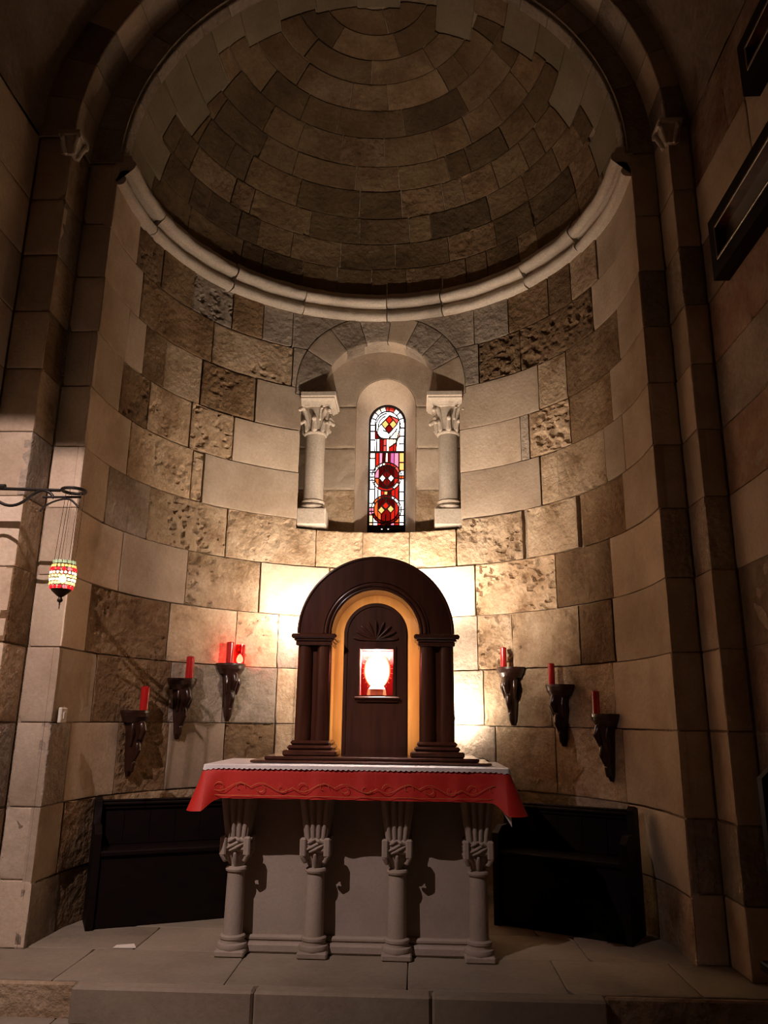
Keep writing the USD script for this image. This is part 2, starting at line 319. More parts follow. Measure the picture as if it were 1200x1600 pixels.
obj('mortar_bed', surf_grid(_us, _vs, wall_map, -.043, lambda u, v: not hole.buffer(.03).contains(Point(u, v))), 'mortar', wall, smooth=True)
sd = 0
for k, row in enumerate(courses):
    for (u0, u1, m, r) in row:
        sd += 1
        q = sbox(u0, ZC[k + 1], u1, ZC[k])
        if u1 > -1.0 and u0 < 1.0 and ZC[k] > 2.95:
            q = q.difference(unary_union([hole, ring_zone]))
        if q.is_empty or q.area < .006: continue
        if q.geom_type == 'MultiPolygon': parts = [g for g in q.geoms if g.area > .006]
        else: parts = [q]
        for g in parts:
            # uneven beds: nudge the corners a little
            h = .0125 if r >= .6 else (.017 if r >= .25 else .05)
            hid = (k >= 10) or (k in (7, 8, 9) and -.7 < .5 * (u0 + u1) < .75)
            if hid: h = .06
            jt = .0012 + .0045 * rng.random() ** 2 * (1 + r)
            pr = rng.uniform(-.006, .006)
            me = stone_mesh(g, wall_map, h, jt, .004 + .006 * r, .06, r, sd, .004, .4 + .6 * r, pr)
            if me is not None: obj('stone', me, m, wall, smooth=40)
# voussoirs of the window arch
angs = [0, 22, 43, 64, 84, 106, 128, 152, 180]
for i in range(len(angs) - 1):
    a0, a1 = math.radians(angs[i]), math.radians(angs[i + 1]); ts = np.linspace(a0, a1, 7)
    pts = [(.54 * math.cos(t), WZ + .54 * math.sin(t)) for t in ts] + [(.83 * math.cos(t), min(WZ + .83 * math.sin(t), 5.14)) for t in ts[::-1]]
    if i == 0: pts = [(.54, AB)] + pts + [(.83, AB)]
    if i == len(angs) - 2: k_ = 7; pts = pts[:7] + [(-.54, AB), (-.83, AB)] + pts[7:]
    me = stone_mesh(Polygon(pts), wall_map, .04, .003, .008, .40, .05, 400 + i, .001, .4, .004)
    if me is not None: obj('voussoir', me, 'grey_limestone' if i % 3 else 'pale_limestone', wall, smooth=40)
# lining of the recess and its back panel of blocks
lin = hole.buffer(.10, join_style=2).difference(hole.buffer(.004))
def lin_mesh(poly, d0, d1):
    out = []
    for k in range(-12, 12):
        q = poly.intersection(sbox(k * .08, 0, (k + 1) * .08 + .0005, 9))
        for g in getattr(q, 'geoms', [q]):
            if g.geom_type != 'Polygon' or g.is_empty: continue
            m = trimesh.creation.extrude_polygon(g, 1.0, engine='earcut'); v = m.vertices
            out.append(trimesh.Trimesh(wall_map(v[:, 0], v[:, 1], d0 + (d1 - d0) * v[:, 2]), m.faces, process=False))
    return cat(*out)
obj('recess_lining', lin_mesh(lin, -.50, -.07), 'pale_limestone', wall, smooth=False)
YB, YG, GX = 2.32, 2.60, .045               # back panel, glass plane, window centre
def flat_map(p0, ax, nrm):
    p0, ax, nrm = map(np.array, (p0, ax, nrm))
    return lambda u, z, d: p0 + np.outer(u, ax) + np.outer(z, [0, 0, 1.0]) + np.outer(d, nrm)
back_map = flat_map((0, YB, 0), (1.0, 0, 0), (0, -1.0, 0))
openg = unary_union([sbox(GX - .30, 2.9, GX + .29, 4.31), Point(GX - .005, 4.31).buffer(.295, 40)])
obj('recess_bed', extr(sbox(-1.05, 2.85, 1.05, 5.1).difference(openg), YB + .012, YB + .12), 'mortar', wall, smooth=False)
zb = [2.98, 3.44, 3.87, 4.31]
for k in range(3):
    for sgn in (-1, 1):
        q = sbox(min(sgn * .98, GX + sgn * .297), zb[k], max(sgn * .98, GX + sgn * .297), zb[k + 1])
        obj('stone', stone_mesh(q, back_map, .025, .004, .012, .05, .25, 500 + k * 2 + sgn, .003, .5), 'pale_limestone' if k else 'tan_limestone', wall, smooth=40)
obj('stone', stone_mesh(sbox(-.98, 4.31, .98, 5.02).difference(openg.buffer(.001)), back_map, .04, .003, .006, .05, .03, 520, .001), 'pale_limestone', wall, smooth=40)
# splayed embrasure: loft from the opening in the back panel to the glass
def arch_outline(cx, hw, z0, zs, n=24):
    t = np.linspace(0, PI, n)
    return np.vstack([[(cx + hw, z0)], np.stack([cx + hw * np.cos(t), zs + hw * np.sin(t)], 1), [(cx - hw, z0)]])
def loft(outs, ys, closed=True):
    n = len(outs[0]); V = np.vstack([np.c_[o[:, 0], np.full(n, y), o[:, 1]] for o, y in zip(outs, ys)]); f = []
    for k in range(len(outs) - 1):
        for i in range(n if closed else n - 1):
            a, b = k * n + i, k * n + (i + 1) % n
            f += [[a, a + n, b + n], [a, b + n, b]]
    return trimesh.Trimesh(V, f, process=False)
ZG0, ZG1, GW = 3.15, 4.43, .178
oA = arch_outline(GX - .005, .294, 2.97, 4.31); oB = arch_outline(GX, GW + .012, ZG0 - .085, ZG1 - GW - .012 + .01)
obj('embrasure', loft([oA, oA, oB, oB], [YB + .012, YB + .03, YG - .03, YG + .12]), 'pale_limestone', wall, smooth=25)
sill = stone_mesh(sbox(-.78, 0, .78, .26), lambda u, v, d: np.stack([u, 2.115 + v * 1.0, 2.966 + d], -1), .05, .002, .008, .1, .1, 77)
obj('sill_slab', sill, 'tan_limestone', wall, smooth=40)

# ------------------------------------------------------------------ stained glass window
win = thing('window_1', 'narrow round-headed stained glass window in red, orange and white behind the altar', 'window', kind='structure')
LX, RX, TY, BY = 252, 645, 190, 1458
WSX, WSZ = (2 * GW) / (RX - LX), (ZG1 - ZG0) / (BY - TY)
def gp(x, y): return (GX + (x - 448.5) * WSX, ZG1 - (y - TY) * WSZ)
hwz = (RX - LX) / 2
outline_px = unary_union([sbox(LX, TY + hwz, RX, BY), affinity.scale(Point(448.5, TY + hwz).buffer(hwz, 40), 1, 1)])
L_ = []
def ln(*p): L_.append(LineString(p))
def arc(cx, cy, r, a0, a1, n=16, ry=None):
    t = np.radians(np.linspace(a0, a1, n)); L_.append(LineString(np.stack([cx + r * np.cos(t), cy - (ry or r) * np.sin(t)], 1)))
inn = outline_px.buffer(-58)
for g in [inn.exterior]: L_.append(LineString(g.coords).intersection(sbox(0, 0, 900, 690)))
for a in (20, 42, 62, 84, 97, 118, 138, 160):
    t = math.radians(a); ln((448 + 130 * math.cos(t), 387 - 130 * math.sin(t)), (448 + 210 * math.cos(t), 387 - 210 * math.sin(t)))
for y in (400, 465, 560): ln((LX, y), (312, y))
for y in (430, 520, 600): ln((585, y), (RX, y))
# upper diamonds
ln((470, 292), (380, 385), (465, 492), (558, 388), (470, 292)); ln((425, 338), (512, 440)); ln((515, 338), (422, 438)); ln((470, 292), (578, 335), (600, 400), (560, 540), (545, 690)); ln((558, 388), (578, 335))
ln((380, 385), (345, 420), (332, 500), (360, 540), (470, 545), (560, 440)); ln((470, 545), (470, 640), (548, 590), (590, 500)); ln((480, 505), (470, 545)); ln((400, 455), (445, 470)); ln((548, 590), (548, 440))
arc(465, 415, 148, 100, 250, 20); arc(465, 415, 120, 110, 190, 12)
for x in (330, 365, 405, 440, 470, 520, 550): ln((x, 545), (x, 690))
ln((405, 620), (440, 620)); ln((312, 545), (560, 548))
# middle
for x in (320, 360, 398, 430, 458, 485, 530, 580): ln((x, 690), (x, 880))
arc(445, 950, 165, 0, 360, 40, 150); arc(445, 950, 132, 0, 360, 40, 122)
for cx in (400, 495): ln((cx, 925), (cx + 38, 965), (cx, 1008), (cx - 38, 965), (cx, 925))
ln((438, 965), (457, 965)); ln((448, 880), (448, 1080)); ln((362, 965), (318, 965)); ln((533, 965), (575, 965)); ln((400, 925), (448, 880), (495, 925)); ln((400, 1008), (448, 1060), (495, 1008))
for x in (360, 530): ln((x, 870), (x, 1060))
for a in (20, 48, 132, 160, 205, 232, 300, 330): t = math.radians(a); ln((445 + 128 * math.cos(t), 950 - 118 * math.sin(t)), (445 + 168 * math.cos(t), 950 - 153 * math.sin(t)))
# lower
for x in (318, 352, 385, 420, 460, 500, 540, 580): ln((x, 1085), (x, 1190))
arc(445, 1290, 165, 0, 360, 40, 150); arc(445, 1290, 136, 0, 360, 40, 124)
for cx, cy in ((392, 1297), (495, 1285), (440, 1250)): ln((cx, cy - 42), (cx + 40, cy), (cx, cy + 42), (cx - 40, cy), (cx, cy - 42))
ln((352, 1190), (352, 1458)); ln((300, 1330), (300, 1458)); ln((540, 1200), (540, 1458)); ln((590, 1340), (590, 1458)); ln((440, 1340), (440, 1458)); ln((495, 1327), (495, 1458)); ln((392, 1340), (392, 1458)); ln((440, 1160), (440, 1210))
for a in (30, 55, 125, 150, 200, 220, 320, 345): t = math.radians(a); ln((445 + 130 * math.cos(t), 1290 - 120 * math.sin(t)), (445 + 168 * math.cos(t), 1290 - 153 * math.sin(t)))
ln((LX, 1425), (RX, 1425))
# side borders
ln((314, 690), (314, 1340)); ln((586, 690), (586, 1340))
for y in (755, 880, 905, 955, 985, 1080, 1225, 1270, 1310, 1345): ln((LX, y), (314, y))
for y in (800, 885, 940, 972, 1110, 1200, 1290, 1350): ln((586, y), (RX, y))
bar = sbox(LX - 10, 680, RX + 10, 698)
came = unary_union([LineString(l.coords if l.geom_type == 'LineString' else list(l.geoms)[0].coords).buffer(4.8, cap_style=2) for l in L_ if not l.is_empty] + [l.buffer(4.2) for l in L_ if l.geom_type != 'LineString'] + [bar, outline_px.difference(outline_px.buffer(-9))])
panes = outline_px.difference(came)
def pane_color(x, y):
    edge = outline_px.exterior.distance(Point(x, y))
    pick = lambda seq, step, x0=312: seq[int(max(0, x - x0) / step) % len(seq)]
    if y < 690:
        for cx, cy in ((422, 390), (513, 388)):
            if abs(x - cx) + abs(y - cy) < 40: return 'amber'
        if abs(x - 468) + abs(y - 392) < 104: return 'brick' if y < 365 else ('ruby' if y > 425 else 'red')
        if 425 < x < 500 and edge < 60 and y < 260: return 'white' if 455 < x < 490 else 'rose'
        if edge < 60: return 'white'
        if x > 478 and y < 370: return 'rose'
        if y > 545: return ('white' if x < 362 else 'ruby' if x < 403 else 'rose' if x < 438 else 'cream' if x < 470 else 'red' if y > 620 else 'cream')
        if x > 500 and y > 400: return 'cream' if (int(x / 40) + int(y / 60)) % 2 else 'peach'
        if y > 480: return 'ruby' if x < 420 else 'red'
        return 'white'
    if x < 312: 
        if y > 1345: return 'peach'
        if 1270 < y < 1345: return 'pink'
        if 690 < y < 760: return 'cream'
        return 'white'
    if x > 588:
        if y < 880: return 'amber' if y > 740 else 'peach'
        if 930 < y < 985: return 'orange'
        if 1270 < y < 1300: return 'rose'
        return 'white'
    for cx, cy, c in ((400, 965, 'cream'), (495, 965, 'cream'), (392, 1297, 'amber'), (495, 1285, 'amber'), (440, 1250, 'brick')):
        if abs(x - cx) + abs(y - cy) < 34: return c
    for cy in (950, 1290):
        r = math.hypot(x - 445, (y - cy) * 1.09); an = (math.degrees(math.atan2(cy - y, x - 445)) + 360) % 360
        if 130 < r < 168:
            if cy == 950: return 'cream' if (95 < an < 235 or 285 < an < 345) else ('rose' if an < 60 else 'red')
            return 'white' if 20 < an < 75 else ('orange' if 110 < an < 170 else 'ruby')
        if r < 130:
            if abs(x - 447) < 62: return 'dark' if abs(x - 447) > 22 else 'ruby'
            return ('ruby' if y < cy else 'red') if x > 447 else ('orange' if y > cy - 30 else 'pink')
    if y < 880: return pick(['brick', 'pink', 'dark', 'cream', 'ruby', 'violet', 'pink', 'red'], 34, 318)
    if y < 1190: return pick(['white', 'cream', 'red', 'amber', 'dark', 'ruby', 'red'], 38, 318)
    return pick(['white', 'red', 'ruby', 'cream', 'dark', 'pink', 'red', 'orange'], 38, 300)
def px_poly(g): return Polygon([gp(*c) for c in g.exterior.coords], [[gp(*c) for c in i.coords] for i in g.interiors])
for g in panes.geoms:
    if g.area < 60: continue
    c = g.representative_point(); m = pane_color(c.x, c.y)
    obj('pane', extr(px_poly(g), YG, YG + .004), 'glass_' + m, win, smooth=False)
for x in (400, 470):
    obj('pane', extr(px_poly(affinity.scale(Point(x, 1478).buffer(1), 13, 18)), YG, YG + .004), 'glass_white', win, smooth=False)
came = unary_union([came, sbox(LX - 30, BY - 4, RX + 30, 1570).difference(unary_union([affinity.scale(Point(x, 1478).buffer(1), 13, 18) for x in (400, 470)]))]).intersection(unary_union([outline_px.buffer(4), sbox(LX - 30, 1400, RX + 30, 1575)]))
obj('lead_came', cat(*[extr(px_poly(g), YG - .005, YG + .008) for g in getattr(came, 'geoms', [came])]), 'lead', win, smooth=False)
fr = outline_px.buffer(24).difference(outline_px.buffer(-2)).intersection(sbox(0, 0, 900, 1500))
obj('window_frame', cat(*[extr(px_poly(g), YG - .012, YG + .03) for g in getattr(fr, 'geoms', [fr])]), 'lead', win, smooth=False)

# ------------------------------------------------------------------ colonnettes of the window
def leaf(a, r0, r1, z0, z1, curl, w):
    """a leaf climbing a bell and curling over at the tip"""
    ps, rs = [], []
    for t in np.linspace(0, 1, 6):
        r = r0 + (r1 - r0) * t ** 1.6; z = z0 + (z1 - z0) * math.sin(min(1, t * 1.02) * PI / 2)
        ps.append((r * math.cos(a), r * math.sin(a), z)); rs.append(w * (1 - .35 * t))
    ps.append(((r1 + curl) * math.cos(a), (r1 + curl) * math.sin(a), z1 - curl * .9)); rs.append(w * .75)
    return hull_chain(ps, rs)
def make_colonnette(name, label, loc, sg):
    t = thing(name, label, 'column', loc, group=None)
    obj('plinth', bx(-.135, .135, -.12, .14, 0.0, .165, .012), 'carved_stone', t)
    obj('base', lathe([(.10, .165), (.118, .175), (.122, .19), (.115, .203), (.100, .21), (.098, .222), (.106, .232), (.108, .243), (.10, .252), (.092, .256)]), 'carved_stone', t)
    obj('shaft', lathe([(.094, .25), (.0935, .5), (.0925, .96)]), 'carved_stone', t)
    cp = obj('capital', cat(lathe([(.093, .925), (.098, .97), (.108, 1.04), (.122, 1.12), (.127, 1.16)])), 'carved_stone', t)
    obj('astragal', lathe([(.092, .893), (.108, .900), (.113, .912), (.108, .924), (.092, .93)]), 'carved_stone', cp)
    for k in range(4):
        a = PI / 4 + k * PI / 2
        obj('volute_leaf', leaf(a, .098, .165, .98, 1.145, .034, .027), 'carved_stone', cp)
        obj('acanthus_leaf', leaf(k * PI / 2, .10, .135, .935, 1.05, .030, .030), 'carved_stone', cp)
        obj('acanthus_leaf', leaf(a, .10, .142, .935, 1.02, .028, .026), 'carved_stone', cp)
        obj('acanthus_leaf', leaf(k * PI / 2 + PI / 8 * 1.2, .115, .148, 1.04, 1.15, .02, .014), 'carved_stone', cp)
    prof = [(-.0, 1.15), (.138, 1.155), (.145, 1.168), (.165, 1.192), (.185, 1.208), (.192, 1.214), (.192, 1.230), (.205, 1.236), (.205, 1.275)]
    hulls = [m3.Manifold.hull_points(np.array([(min(sx * a[0], .125) * sg if sx > 0 else -a[0] * sg, sy * a[0], a[1]) for sx in (-1, 1) for sy in (-1, 1)] + [(min(sx * b[0], .125) * sg if sx > 0 else -b[0] * sg, sy * b[0], b[1]) for sx in (-1, 1) for sy in (-1, 1)])) for a, b in zip(prof[1:-1], prof[2:])]
    obj('abacus', cat(*hulls), 'carved_stone', t)
    return t
make_colonnette('colonnette', 'carved stone colonnette with leafy capital on the left side of the stained glass window', (-.622, 2.08, 3.0), -1)
make_colonnette('colonnette', 'carved stone colonnette with leafy capital on the right side of the stained glass window', (.645, 2.08, 3.0), 1)

# ------------------------------------------------------------------ cornice
corn = thing('trim_1', 'pale double-roll stone cornice ringing the apse below the half dome', 'cornice', kind='structure')
cprof = [(-.03, 5.118), (.0, 5.122)] + [(.028 + .042 * math.sin(a), 5.165 - .042 * math.cos(a)) for a in np.linspace(.3, 2.9, 9)] + [(.018, 5.215), (.020, 5.238)] + [(.085 + .047 * math.sin(a), 5.288 - .047 * math.cos(a)) for a in np.linspace(-.6, 2.7, 10)] + [(.10, 5.345), (.09, 5.372), (-.03, 5.378)]
cj = [-UA, -2.55, -1.56, -.80, .05, .62, 1.53, 2.20, UA]
for k in range(len(cj) - 1):
    us = np.linspace(cj[k] + .005, cj[k + 1] - .005, max(4, int((cj[k + 1] - cj[k]) / .035)))
    jz, jd = rng.uniform(-.006, .006), rng.uniform(-.008, .008)
    nn = len(cprof); V = []
    for u in us:
        for d, z in cprof:
            w = (meshkit.fbm(np.array([[u * 9, z * 9, k]]), 3, 3)[0] - .5) * .016 + (meshkit.noise(np.array([[u * 30, z * 30, k]]), 8)[0] - .5) * .005
            V.append(at_wall(u, z + jz + w * .5, d + jd + (w if d > 0 else 0)))
    f = []
    for i in range(len(us) - 1):
        for j in range(nn - 1):
            a = i * nn + j; f += [[a, a + nn, a + nn + 1], [a, a + nn + 1, a + 1]]
    V = np.array(V); e0, e1 = 0, (len(us) - 1) * nn
    for j in range(1, nn - 1): f += [[e0, e0 + j, e0 + j + 1], [e1, e1 + j + 1, e1 + j]]
    obj('cornice_block', trimesh.Trimesh(V, f, process=False), 'carved_stone', corn, smooth=50)

# ------------------------------------------------------------------ half dome
ceil = thing('ceiling', 'half dome of curved limestone courses over the apse', 'ceiling', kind='structure')
RD = 1.862; CD = np.array([0, S, HD])
def dome_xyz(A, E_, d):
    r = RD - d
    return np.stack([r * np.cos(E_) * np.sin(A), S + r * np.cos(E_) * np.cos(A), HD + r * np.sin(E_)], -1)
def ring_xyz(psi, y, d):          # psi 0 right .. pi left, y from the front
    psi, y = np.asarray(psi), np.asarray(y); r = np.sqrt(np.maximum(RD ** 2 - np.maximum(y - S, 0) ** 2, 1e-6)) - d
    return np.stack([r * np.cos(psi), y, HD + r * np.sin(psi)], -1)
obj('mortar_bed', cat(surf_grid(np.linspace(-PI / 2, PI / 2, 60), np.linspace(-.02, PI / 2, 30), lambda a, e, d: dome_xyz(a, e, d), -.017),
                      surf_grid(np.linspace(0, PI, 60), np.linspace(-.02, S, 4), lambda a, y, d: ring_xyz(a, y, d)[:, :], -.017)), 'mortar', ceil, smooth=True)
rb, psi = [], 0.0
rj = [0, 7, 17, 26, 36, 45, 55, 64, 74, 84, 95, 106, 116, 126, 135, 144, 153, 162, 171, 180]
rdep = [.50, .56, .42, .66, .38, .47, .34, .58, .36, .42, .40, .36, .45, .34, .62, .70, .44, .60, .52]
rings_pts = []
for k in range(len(rj) - 1):
    q = sbox(math.radians(rj[k]) * RD, 0.005, math.radians(rj[k + 1]) * RD, rdep[k])
    # (-psi) so that the block faces the room
    qm = affinity.scale(q, -1, 1, origin=(0, 0))
    me = stone_mesh(qm, lambda u, y, d: ring_xyz(-u / RD, y, d), .05, .003, .006, .05, .06, 600 + k, .003)
    v = me; obj('voussoir', v, 'ring_limestone' if k not in (6,) else 'brown_limestone', ceil, smooth=40)
    rings_pts.append(q)
def ring_in_AE(q, Em):
    out = []
    for (a, y) in q.segmentize(.03).exterior.coords:
        p = ring_xyz(np.array(a / RD), np.array(max(y, 0)), np.array(0.0)) - CD
        p[1] = max(p[1], -.02)
        A = math.atan2(p[0], p[1]); E_ = math.asin(min(1, p[2] / np.linalg.norm(p))); out.append((A * RD * math.cos(Em), E_ * RD))
    g = Polygon(out); return g.buffer(0.002)
El = [1.5, 10.5, 18.3, 25.9, 33.8, 40.7, 48.5, 55.8, 62.8, 69.2, 75.8, 82.5, 88.5]
sd = 700
for k in range(len(El) - 1):
    e0, e1 = math.radians(El[k]), math.radians(El[k + 1]); Em = (e0 + e1) / 2; cw = math.cos(Em)
    block = unary_union([ring_in_AE(q, Em) for q in rings_pts])
    ua, W = -PI / 2 * RD * cw, PI * RD * cw; us = [ua]
    while us[-1] < ua + W - .2: us.append(us[-1] + rng.choice([.22, .35, .42, .5, .55, .62]))
    us[-1] = ua + W
    for i in range(len(us) - 1):
        sd += 1
        g = sbox(us[i], e0 * RD, us[i + 1], e1 * RD).difference(block)
        for q in getattr(g, 'geoms', [g]):
            if q.is_empty or q.area < .01: continue
            r = rng.choice([.1, .15, .3, .5])
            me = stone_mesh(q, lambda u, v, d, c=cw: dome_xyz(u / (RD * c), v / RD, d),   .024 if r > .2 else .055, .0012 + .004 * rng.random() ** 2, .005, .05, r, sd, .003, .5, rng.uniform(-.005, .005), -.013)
            if me is not None: obj('stone', me, rng.choice(['shaded_dome_limestone', 'shaded_dome_limestone', 'shaded_dome_limestone', 'brown_limestone', 'brown_limestone', 'shaded_dome_limestone']), ceil, smooth=40)

# ------------------------------------------------------------------ piers, chancel arch, nave shell
XR1, XR2, XL1, XL2, YF = 2.075, 2.225, 2.11, 2.36, -.28
zp = [5.30, 4.78, 4.34, 3.91, 3.49, 3.05, 2.62, 2.17, 1.71, 1.25, .76, .36, 0.0]
def face_stones(parent, p0, ax, nrm, length, joints_of, mats, z0=0.0, seed=0, rough=.1, zl=None):
    fm = flat_map(p0, ax, nrm); zl = zl or zp
    for k in range(len(zl) - 1):
        js = joints_of(k)
        for i in range(len(js) - 1):
            r = rough if rng.random() < .8 else rough * 3
            me = stone_mesh(sbox(js[i], zl[k + 1], js[i + 1], zl[k]), fm, .06, .003, .008, .05, r, seed + k * 7 + i, .003, .4, rng.uniform(-.004, .004))
            if me is not None: obj('stone', me, mats[(k * 3 + i * 5 + seed) % len(mats)], parent, smooth=40)
PR = ['pale_limestone', 'pale_limestone', 'grey_limestone', 'pale_limestone']
wl = thing('wall_left', 'stepped pale limestone pier and nave wall on the left of the apse', 'wall', kind='structure')
wr = thing('wall_right', 'stepped limestone pier and patched nave wall on the right of the apse', 'wall', kind='structure')
def plan(pts, z0, z1):
    m = trimesh.creation.extrude_polygon(Polygon(pts), z1 - z0, engine='earcut'); m.apply_translation([0, 0, z0]); return m
for side, w_, x1, x2 in ((-1, wl, XL1, XL2), (1, wr, XR1, XR2)):
    e = .014
    pts = [(R + e, .5), (R + e, e), (x1 + e, e), (x1 + e, YF + e), (x2 + e, YF + e), (x2 + e, -9.05), (x2 + .5, -9.05), (x2 + .5, .5)]
    obj('mortar_core', plan([(side * a, b) for a, b in pts], -.4, 5.32), 'mortar', w_, smooth=False)
    s0 = 900 if side < 0 else 1100
    fl = (lambda L: (lambda k: [0, L]))
    if side < 0:
        face_stones(wl, (-x1, 0, 0), (1, 0, 0), (0, -1, 0), 0, fl(x1 - R), PR[:2], seed=s0)
        face_stones(wl, (-x1, YF, 0), (0, 1, 0), (1, 0, 0), 0, fl(-YF), ['tan_limestone', 'brown_limestone', 'tan_limestone', 'grey_limestone'], seed=s0 + 100)  # browner stones than the faces, standing in for grazing light on this reveal
        face_stones(wl, (-x2, YF, 0), (1, 0, 0), (0, -1, 0), 0, fl(x2 - x1), PR[:2], seed=s0 + 200)
        face_stones(wl, (-x2, -3.0, 0), (0, 1, 0), (1, 0, 0), 0, lambda k: [0, .7 + .2 * (k % 3), 1.5 + .2 * (k % 2), 3.0 + YF], ['grey_limestone', 'pale_limestone', 'tan_limestone'], seed=s0 + 300)
    else:
        face_stones(wr, (R, 0, 0), (1, 0, 0), (0, -1, 0), 0, fl(x1 - R), PR, seed=s0)
        face_stones(wr, (x1, 0, 0), (0, -1, 0), (-1, 0, 0), 0, fl(-YF), PR, seed=s0 + 100)
        face_stones(wr, (x1, YF, 0), (1, 0, 0), (0, -1, 0), 0, fl(x2 - x1), PR, seed=s0 + 200)
        face_stones(wr, (x2, YF, 0), (0, -1, 0), (-1, 0, 0), 0, lambda k: [0, .55 + .25 * (k % 3), 1.5 + .25 * (k % 2), 3.0 + YF], ['red_stained_stone', 'plaster', 'grey_limestone', 'pale_limestone', 'red_stained_stone'], seed=s0 + 300, rough=.3)
    # the rest of the nave wall, behind the camera's edge of view
    obj('nave_wall', trimesh.creation.box(bounds=[[min(side * x2, side * (x2 + .1)), -9.0, -.3], [max(side * x2, side * (x2 + .1)), -3.0, 5.34]]), 'plaster', w_, smooth=False)
    # carved impost where the arch springs
    ix = side * (x1 - .0); im = thing('impost', f'small carved leafy impost at the springing of the arch on the {"left" if side < 0 else "right"} pier', 'impost', (ix, YF, 5.14), 0, scale=.72)
    s_ = -side
    ps = [m3.Manifold.hull_points(np.array([(s_ * a, -a, z) for a in (0,) for z in (0, .17)] + [(s_ * -.10, -.03 - .05 * q, .0 + .17 * q) for q in (0, 1)] + [(s_ * (.03 + .05 * q), .10, .17 * q) for q in (0, 1)] + [(s_ * (.03 + .05 * q), -.03 - .05 * q, .17 * q) for q in (0, 1)]))]
    obj('bell', cat(*ps), 'carved_stone', im)
    obj('abacus', bx(min(s_ * -.12, s_ * .10), max(s_ * -.12, s_ * .10), -.10, .14, .17, .23, .008), 'carved_stone', im)
    for (lx, ly, qx, qy) in ((.05, -.05, .1, -.1), (.05, .06, .1, .06), (-.06, -.05, -.06, -.1)):
        obj('leaf', hull_chain([(s_ * lx * .8, ly * .8, .0), (s_ * lx * 1.05, ly * 1.05, .07), (s_ * qx * 1.05, qy * 1.05, .145), (s_ * qx * 1.12, qy * 1.12, .115)], [.022, .026, .022, .014]), 'carved_stone', im)
# chancel arch, two orders of voussoirs
arch = thing('trim_2', 'stepped stone arch of two orders framing the half dome', 'arch', kind='structure')
def lerp_r(ps, rr, rl): return rr + (rl - rr) * (1 - math.cos(ps)) / 2
def arc_block(p0, p1, ri, ro, y0, y1, n=6):
    """ri, ro: (right, left) radii"""
    b = .006; V = []
    ts = np.linspace(p0 + .0015, p1 - .0015, n)
    for t in ts:
        a, c = lerp_r(t, *ri), lerp_r(t, *ro)
        for r, y in ((a + b, y0), (c, y0), (c, y1), (a, y1), (a, y0 + b)): V.append((r * math.cos(t), y, HD - .02 + r * math.sin(t)))
    f = []
    for i in range(n - 1):
        for j in range(5):
            a, c = i * 5 + j, i * 5 + (j + 1) % 5; f += [[a, c, c + 5], [a, c + 5, a + 5]]
    e = (n - 1) * 5
    for j in (1, 2, 3): f += [[0, j + 1, j], [e, e + j, e + j + 1]]
    m = trimesh.Trimesh(V, f, process=False); m.fix_normals(); return m
na = 21
for k in range(na):
    a0, a1 = PI * k / na, PI * (k + 1) / na
    obj('voussoir', arc_block(a0, a1, (1.858, 1.858), (2.3, 2.3), .0 + .002 * (k % 2), .10), 'grey_limestone', arch, smooth=30)
    obj('voussoir', arc_block(a0, a1, (XR1, XL1), (2.5, 2.6), YF + .002 * (k % 2), .0), 'pale_limestone' if k % 3 else 'grey_limestone', arch, smooth=30)
nv = thing('ceiling_001', 'dim barrel vault of the nave in front of the apse arch', 'ceiling', kind='structure')
V, f = [], []
ts = np.linspace(0, PI, 49); ysn = np.concatenate([np.linspace(YF, -4, 40), np.linspace(-4.4, -9.05, 8)])
for y in ysn:
    for t in ts:
        r = lerp_r(t, XR2, XL2) + (meshkit.fbm(np.array([[t * 5, y * 2.3, 1]]), 3, 4)[0] - .5) * .05
        V.append((r * math.cos(t), y, HD - .02 + r * math.sin(t)))
n = len(ts)
for i in range(len(ysn) - 1):
    for j in range(n - 1):
        a = i * n + j; f += [[a, a + 1, a + n + 1], [a, a + n + 1, a + n]]
obj('vault_web', trimesh.Trimesh(V, f, process=False), 'plaster', nv, smooth=True)
wf = thing('wall_front', 'plain nave wall behind the viewer', 'wall', kind='structure')
obj('plaster_face', trimesh.creation.box(bounds=[[-2.9, -9.2, -.4], [2.9, -9.0, 8.0]]), 'plaster', wf, smooth=False)

# added shell around the building to block sky light, open at the window
om = [trimesh.creation.box(bounds=b) for b in ([[-3.3, -9.4, -.7], [-3.15, 2.9, 8.3]], [[3.15, -9.4, -.7], [3.3, 2.9, 8.3]], [[-3.3, -9.4, 8.2], [3.3, 2.9, 8.35]], [[-3.3, -9.4, -.75], [3.3, 2.9, -.6]], [[-3.3, -9.45, -.7], [3.3, -9.3, 8.3]])]
om.append(extr(sbox(-3.3, -.7, 3.3, 8.3).difference(sbox(GX - .40, 2.9, GX + .40, 4.9)), 2.74, 2.86))
obj('outer_masonry', cat(*om), 'mortar', wall, smooth=False)
obj('embrasure_seal', extr(sbox(-1.2, 2.6, 1.2, 5.3).difference(unary_union([sbox(GX - .21, 3.10, GX + .21, 4.25), Point(GX, 4.25).buffer(.21, 32)])), 2.66, 2.76), 'mortar', wall, smooth=False)  # added plate, stops sky light leaking round the window
obj('arch_bed', extr(Point(0, HD - .02).buffer(3.0, 48).difference(Point(0, HD - .02).buffer(2.28, 48)).intersection(sbox(-3, HD - .1, 3, 9)), -.2, .08), 'mortar', arch, smooth=False)  # added backing ring, blocks sky light through the voussoir joints

